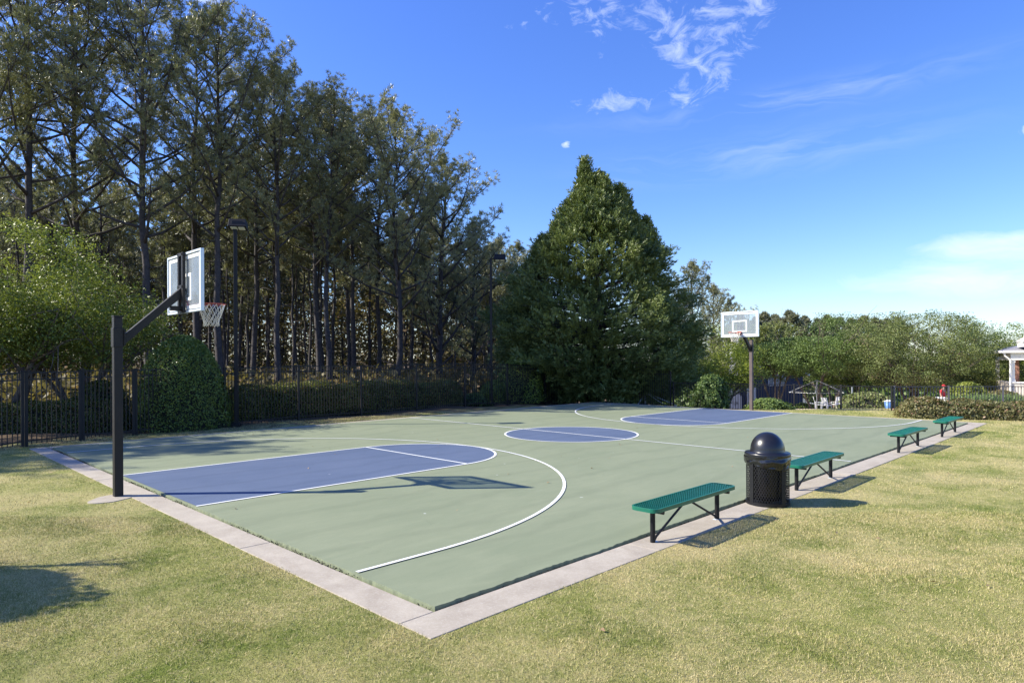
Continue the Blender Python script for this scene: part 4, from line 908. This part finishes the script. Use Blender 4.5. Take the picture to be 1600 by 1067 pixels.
# pavilion at the right edge
def pavilion():
    x, y = bearing(1579, 40); z = gz(x, y) - .1; r = empty('pavilion', (x, y, z), YAW - math.pi/2 - .52); tag(r, 'white columned pavilion with grey roof cut by the right edge of the picture', 'building')
    zf = 1.95 - .1                                                    # top of the half wall above grade (~.5 absolute)
    Wd, Dp = 9.0, 7.0; e = CH + 8/F*40 - z; b = MB()
    b.box((Wd/2, .15, zf/2 - .2), (Wd, .3, zf + .4)); b.box((.15, Dp/2, zf/2 - .2), (.3, Dp - .6, zf + .4)); b.build('half_wall', M['stucco'], r, bevel=.01)
    b = MB(); b.box((Wd/2, .15, zf + .03), (Wd + .1, .42, .07)); b.build('wall_cap', M['trim'], r)
    for cx_, cy_, wz in ((.12, .14, .24), (.98, .10, .46), (3.7, .10, .46), (6.6, .10, .46), (.12, 6.6, .24)):
        c = MB(); c.box((cx_, cy_, (zf + .07 + e - .58)/2), (wz, wz, e - .58 - zf - .07 + .0), 0); 
        c = MB(); hcol = e - .58 - (zf + .065); c.box((cx_, cy_, zf + .065 + hcol/2), (wz*.82, wz*.82, hcol)); col = c.build('column', M['trim'], r, bevel=.01)
        c = MB(); c.box((cx_, cy_, zf + .065 + .07), (wz, wz, .13)); c.build('moulding', M['trim'], col); c = MB(); c.box((cx_, cy_, e - .58 - .07), (wz, wz, .13)); c.build('moulding', M['trim'], col)
    b = MB(); b.box((.42, .9, zf + .065 + (e-.58-zf-.065)/2), (.22, .22, e-.58-zf-.07)); b.build('brick_pier', M['brick'], r)
    b = MB(); b.box((Wd/2, .16, e - .36), (Wd, .40, .44)); b.box((.18, Dp/2, e - .36), (.36, Dp - .8, .44)); b.build('beam', M['trim'], r, bevel=.01)
    b = MB(); b.box((Wd/2 - .15, -.22, e - .07), (Wd + .9, .14, .14)); b.box((-.40, Dp/2, e - .07), (.14, Dp + .3, .14)); b.build('gutter', M['trim'], r, bevel=.01)
    b = MB(); p = [(-.45, -.28, e), (Wd + .5, -.28, e), (Wd + .5, Dp + .3, e), (-.45, Dp + .3, e), (2.9, 3.4, e + .8), (Wd - 2, 3.4, e + .8)]
    b.add(p, [(0, 1, 5, 4), (1, 2, 5), (2, 3, 4, 5), (3, 0, 4), (3, 2, 1, 0)]); b.build('roof', M['shingle'], r)
    b = MB(); b.tube([(-.34, -.16, e - .12), (-.30, -.14, e - .30), (-.02, -.06, e - .55), (-.02, -.06, .9), (-.10, -.12, .6), (-.10, -.12, 0)], .055, 8); b.build('downspout', M['trim'], r, smooth=True)
    # entrance gable in front
    g_ = MB(); gx0, gx1, gy, ge = .66, 5.4, -.8, e + .32
    g_.add([(gx0, gy, ge + .14), (gx1, gy, ge + .14), ((gx0+gx1)/2, gy, ge + 1.85), (gx0, gy + 1.3, ge + .14), (gx1, gy + 1.3, ge + .14), ((gx0+gx1)/2, gy + 1.3, ge + 1.85)], [(0, 1, 2), (5, 4, 3), (0, 3, 4, 1)]); g_.build('gable', M['stucco'], r)
    g_ = MB(); g_.box(((gx0+gx1)/2, gy + .55, ge), (gx1 - gx0 + .5, 1.6, .22)); mx_ = (gx0+gx1)/2
    for s in (-1, 1): g_.bar((mx_, gy + .5, ge + 1.97), (mx_ + s*(gx1-gx0)/2 + s*.3, gy + .5, ge + .18), 1.5, .14)
    g_.build('cornice', M['trim'], r)
    for cx_ in (1.05, 5.0):
        c = MB(); c.tube([(cx_, gy + .3, .0), (cx_, gy + .3, e + .2)], .17, 16); c.build('porch_column', M['trim'], r)
    b = MB(); 
    for k in range(4): b.box((1.3 + .3*k, -.9, .12 + .1*k), (.3, 1.0, .24 + .2*k))
    b.build('steps', M['deck'], r); b = MB()
    b.tube([(.3, -1.35, .9), (1.5, -1.35, 1.75)], .022, 6); b.tube([(.3, -1.35, 0), (.3, -1.35, .9)], .022, 6); b.tube([(.9, -1.35, .0), (.9, -1.35, 1.33)], .022, 6); b.build('handrail', M['black'], r)
pavilion()

# parked cars
def car(loc, rz, paint, label):
    r = empty('parked_car', loc, rz); tag(r, label, 'car', 'parked cars'); w_ = .88
    lo = [(-2.2, .35), (-2.25, .75), (-2.0, .95), (2.0, .92), (2.25, .70), (2.2, .35)]; up = [(-1.55, .95), (-1.1, 1.42), (.45, 1.42), (1.15, .93)]
    b = MB(); n = len(lo); b.add([(x, -w_, z) for x, z in lo] + [(x, w_, z) for x, z in lo], [tuple(range(n)), tuple(range(2*n-1, n-1, -1))] + [(k, k+n, (k+1) % n+n, (k+1) % n) for k in range(n)]); b.build('body', M[paint], r, bevel=.08)
    b = MB(); n = 4; b.add([(x, -w_*.92 + (z > 1)*.14, z) for x, z in up] + [(x, w_*.92 - (z > 1)*.14, z) for x, z in up], [(0, 1, 2, 3), (7, 6, 5, 4)] + [(k, k+4, k+5, k+1) for k in (0, 1, 2)]); b.build('window', M['pane'] if paint == 'carpaint' else M['cardark'], r)
    b = MB(); b.box((-.33, 0, 1.435), (1.5, 1.38, .04)); b.build('roof', M[paint], r, bevel=.015)
    for x in (-1.35, 1.35):
        for s in (-1, 1):
            b = MB(); b.tube([(x, s*(w_ - .12), .33), (x, s*(w_ + .02), .33)], .33, 18); wh = b.build('wheel', M['rubber'], r); b = MB(); b.tube([(x, s*(w_ - .0), .33), (x, s*(w_ + .03), .33)], .2, 12); b.build('rim', M['steel'], wh)
    for s in (-1, 1):
        b = MB(); b.box((2.2, s*.62, .72), (.1, .32, .14)); b.build('headlight', M['lens'], r)
    return r
for u, D, p, lab, a in ((1236, 70, 'carpaint', 'silver car parked under the forked tree, seen through the fence', 2.2), (1214, 68, 'cardark', 'dark car parked in front of the dark blue house', 2.0), (1168, 72, 'carpaint', 'pale car parked behind the foot of the far hoop pole', 2.1)):
    x, y = bearing(u, D); car((x, y, gz(x, y) + .06 + (.9 if u < 1300 else 0)*0), a, p, lab)

# steel pyramid shade frames
def shade(u, D, vtop, half, label, legs=True):
    x, y = bearing(u, D); g0 = gz(x, y); top = CH + (559.6 - .005*(u-800) - vtop)/F*D; r = empty('shade_frame', (x, y, g0), .3); tag(r, label, 'shade frame', 'bare steel shade frames'); h = top - g0; e = h - half*.42
    b = MB()
    for k in range(6):
        a = k*math.pi/3; b.tube([(0, 0, h), (half*math.cos(a), half*math.sin(a), e)], .02, 6); a2 = a + math.pi/3
    b.build('rafters', M['steel'], r)
    b = MB()
    for k in range(6): a = k*math.pi/3; a2 = a + math.pi/3; b.tube([(half*math.cos(a), half*math.sin(a), e), (half*math.cos(a2), half*math.sin(a2), e)], .012, 6)
    b.build('eave_ring', M['steel'], r)
    b = MB(); b.tube([(0, 0, 0), (0, 0, h)], .045, 8); b.build('mast', M['steel'], r)
shade(1276, 47, 594, 2.0, 'bare steel pyramid frame rising above the low fence, below the forked tree')
shade(1008, 33, 613, 1.6, 'bare steel pyramid frame in the dark behind the fence under the conical evergreen')

# life ring on post
x, y = bearing(1331, 32); z = gz(x, y); r = empty('life_ring_stand', (x, y, z), YAW - math.pi/2); tag(r, 'white life ring hanging on a slim post by the pool', 'life ring')
b = MB(); b.tube([(0, 0, 0), (0, 0, 1.3)], .025, 8); b.build('post', M['steel'], r); rz_ = CH - (629-557)/F*32 - z
b = MB(); b.tube([(.11*math.cos(a)*0 + .09*math.cos(a), -.06, rz_ + .09*math.sin(a)) for a in np.linspace(0, 6.283, 20, endpoint=False)], .035, 8, closed=True); b.build('ring', M['white'], r, smooth=True)
# white pool chairs
def chair():
    r = empty('pool_chair', (0, 0, 0)); b = MB(); b.box((0, 0, .40), (.55, .52, .05)); b.build('seat', M['white'], r)
    b = MB(); b.box((0, .30, .72), (.55, .05, .62), m=Matrix.Rotation(R(-14), 4, 'X')); b.build('backrest', M['white'], r)
    for sx in (-1, 1):
        for sy in (-1, 1): b = MB(); b.box((sx*.25, sy*.22, .19), (.05, .05, .38)); b.build('leg', M['white'], r)
        b = MB(); b.box((sx*.27, 0, .60), (.06, .5, .035)); b.box((sx*.27, -.22, .5), (.04, .04, .18)); b.build('armrest', M['white'], r)
    return r
ch = chair()
for k, (u, D, a, lab) in enumerate([(1278, 45, .4, 'white pool chair nearest the forked tree'), (1292, 43.5, 1.2, 'white pool chair, second from the forked tree'), (1306, 44, 2.6, 'white pool chair turned away, left of the life ring'), (1318, 42, .2, 'white pool chair close to the life ring, on its left'), (1345, 43, 3.6, 'white pool chair just right of the life ring post')]):
    x, y = bearing(u, D); o = ch if k == 0 else copy_tree(ch); o.location = (x, y, gz(x, y) + .07); o.rotation_euler.z = a; o.scale = (.8, .8, .8); tag(o, lab, 'chair', 'white pool chairs')
x, y = bearing(1388, 29); r = empty('blue_bin', (x, y, gz(x, y)), .3); tag(r, 'blue plastic bin with white lid behind the fence beside the bronze hedge', 'bin'); b = MB(); b.lathe([(0, 0), (.13, 0), (.17, .5), (.15, .5)], n=20); b.build('tub', M['bluebin'], r, smooth=True); b = MB(); b.lathe([(.18, .5), (.18, .53), (.05, .57), (0, .57)], n=20); b.build('lid', M['white'], r)

# person by the wall
def person():
    x, y = bearing(1473, 41); z = CH - (601 - 556)/F*41 - 1.72; r = empty('person', (x, y, z), YAW - math.pi/2 + .5); tag(r, 'person in a red shirt and pale trousers standing behind the low white wall', 'person')
    def skin_fig(name, V, E, rad, m, parent, root=0, sub=2):
        me = bpy.data.meshes.new(name); me.from_pydata(V, E, []); o = link(name, me, M[m], parent); s = o.modifiers.new('s', 'SKIN'); me.skin_vertices[0].data
        for i_, q in enumerate(rad): me.skin_vertices[0].data[i_].radius = q; me.skin_vertices[0].data[i_].use_root = (i_ == root)
        o.modifiers.new('u', 'SUBSURF').levels = sub; o.modifiers[-1].render_levels = sub; return o
    V = [(0, 0, .92), (0, .0, 1.12), (0, -.02, 1.36), (0, -.01, 1.47), (0, -.04, 1.60), (0, -.05, 1.68),
         (.19, -.01, 1.38), (.25, -.04, 1.12), (.18, -.25, 1.08), (.15, -.32, 1.10), (-.19, -.01, 1.38), (-.26, .02, 1.11), (-.23, -.14, .92), (-.22, -.18, .85),
         (.09, 0, .86), (.11, -.02, .48), (.12, .03, .08), (.13, -.10, .04), (-.09, 0, .86), (-.12, .02, .48), (-.14, .06, .08), (-.15, -.07, .04)]
    E = [(0, 1), (1, 2), (2, 3), (3, 4), (4, 5), (2, 6), (6, 7), (7, 8), (8, 9), (2, 10), (10, 11), (11, 12), (12, 13), (0, 14), (14, 15), (15, 16), (16, 17), (0, 18), (18, 19), (19, 20), (20, 21)]
    rad = [(.14, .10), (.13, .10), (.15, .10), (.055, .06), (.075, .09), (.06, .07), (.055, .055), (.042, .042), (.032, .032), (.03, .02), (.055, .055), (.042, .042), (.032, .032), (.03, .02),
           (.085, .085), (.06, .06), (.042, .042), (.035, .03), (.085, .085), (.06, .06), (.042, .042), (.035, .03)]
    body = skin_fig('body', V, E, rad, 'skin', r)
    tv = [(0, 0, .90), (0, 0, 1.12), (0, -.02, 1.37), (.20, -.01, 1.385), (.245, -.03, 1.2), (-.20, -.01, 1.385), (-.25, .01, 1.2)]
    skin_fig('shirt', tv, [(0, 1), (1, 2), (2, 3), (3, 4), (2, 5), (5, 6)], [(.165, .125), (.155, .12), (.17, .12), (.075, .075), (.065, .065), (.075, .075), (.065, .065)], 'red', r)
    pv = [(0, 0, .93), (.09, 0, .84), (.112, -.02, .5), (.122, .03, .12), (-.09, 0, .84), (-.122, .02, .5), (-.142, .06, .12)]
    skin_fig('trousers', pv, [(0, 1), (1, 2), (2, 3), (0, 4), (4, 5), (5, 6)], [(.16, .12), (.105, .105), (.08, .08), (.07, .07), (.105, .105), (.08, .08), (.07, .07)], 'short', r)
    b = MB(); b.lathe([(.10*math.cos(R(e)), 1.665 + .09*math.sin(R(e))) for e in range(0, 91, 15)], (0, -.04, 0), 14); b.box((0, -.15, 1.668), (.14, .12, .015)); b.build('cap', M['red'], r, smooth=True)
person()

# ------------------------------------------------------------------ grass blades on the lawn nearest the court corner
rg = np.random.default_rng(9)
def blades(N, dmin, dmax, pw):
    D = (dmin**pw + (dmax**pw - dmin**pw)*rg.random(N))**(1/pw); rr = rg.uniform(-.86, .86, N)*D
    x = CX + D*math.cos(YAW) + rr*math.sin(YAW); y = CY + D*math.sin(YAW) - rr*math.cos(YAW)
    out = np.maximum(np.maximum(-.41 - x, -7.77 - y), np.maximum(y - 7.86, x - 21.9))
    foot = ((x + .64)**2/.14 + (y + .17)**2/.10) < 1
    ok = (out > -.012 + .02*np.sin(x*7)*np.sin(y*9)) & ~foot & (y < 9.6)
    x, y, D = x[ok], y[ok], D[ok]; n = len(x); z = ground_z(x, y)
    lf = (.010 + .017*rg.random(n))*(1 + .03*D)*(1 + .5*np.clip(np.sin(x*3.1)*np.sin(y*2.7), 0, 1)); wd = (.0013 + .0012*rg.random(n))*(.6 + .11*D)
    a = rg.uniform(0, 6.283, n); tilt = rg.uniform(.1, 1.1, n); dn = np.stack([np.cos(a)*np.sin(tilt), np.sin(a)*np.sin(tilt), np.cos(tilt)], 1)
    b_ = rg.uniform(0, 6.283, n); sd = np.stack([np.cos(b_), np.sin(b_), 0*b_], 1)*wd[:, None]; p = np.stack([x, y, z - .004], 1)
    return np.stack([p - sd, p + sd, p + dn*lf[:, None]], 1)
P = np.concatenate([blades(460000, 3.2, 9, .9), blades(330000, 8, 26, .6)]); rn = rg.random(len(P))
S_ = blades(60000, 3.2, 16, .8); b_ = S_[:, :2].mean(1); ang = rg.uniform(0, 6.283, len(S_)); ln_ = rg.uniform(.02, .055, len(S_)); ok = np.sin(b_[:, 0]*1.9 + 1)*np.sin(b_[:, 1]*2.3) + rg.normal(0, .5, len(S_)) > -.1
tipd = np.stack([np.cos(ang), np.sin(ang), rg.uniform(.0, .5, len(S_))], 1)*ln_[:, None]; b_[:, 2] += .008; w_ = np.stack([-np.sin(ang), np.cos(ang), 0*ang], 1)*.0018
S_ = np.stack([b_ - w_, b_ + w_, b_ + tipd], 1)[ok]; P = np.concatenate([P, S_]); rn = np.concatenate([rn, np.full(len(S_), 1.25)])
tag(faces('lawn_grass', P, M['blade'], None, rn), 'short mown lawn grass, part green and part straw coloured', 'grass', kind='stuff')
# a few dry leaves lying about
pos = []
for k in range(46):
    x, y = rg.uniform(-6, 14), rg.uniform(-12, -7.9); pos.append((x, y, gz(x, y) + .02))
for k in range(60): a_ = rg.random(); pos.append((rg.uniform(0, 21), WL - .02 - abs(rg.normal(0, .7)), TZ + .012))
for k in range(26): pos.append((rg.uniform(0, 14), rg.uniform(-7, 5), TZ + .012))
for k in range(22): pos.append((rg.uniform(-4, -.5), rg.uniform(-8, 6), -.005))
n = 2600; gp_ = np.stack([rg.normal(-.02, .022, n), rg.uniform(-WR, WL, n), rg.uniform(-.03, .004, n)], 1); gp_ = gp_[np.sin(gp_[:, 1]*3.1) + np.sin(gp_[:, 1]*1.3 + 1) + rg.normal(0, .5, n) > -.2]
g2 = np.stack([rg.uniform(0, L, 1500), rg.normal(-WR - .02, .014, 1500), rg.uniform(-.04, -.01, 1500)], 1); gp_ = np.concatenate([gp_, g2])
tag(faces('edge_grit', leaves(rg, gp_, .016, None, 1., .9), M['gap'], None, rg.random(len(gp_))), 'dark crumbs and grit lying in the joint between court and slab', 'grit', kind='stuff')
pos = np.array(pos); M['dry'] = leafmat('dry leaves', (.24, .15, .08), (.42, .30, .18), .2)
tag(faces('fallen_leaves', leaves(rg, pos, .05, np.tile([0, 0, 1.], (len(pos), 1)), .5), M['dry'], None, rg.random(len(pos))), 'a few small dry leaves scattered over the lawn', 'leaves', kind='stuff')
print('objects', len(bpy.data.objects))
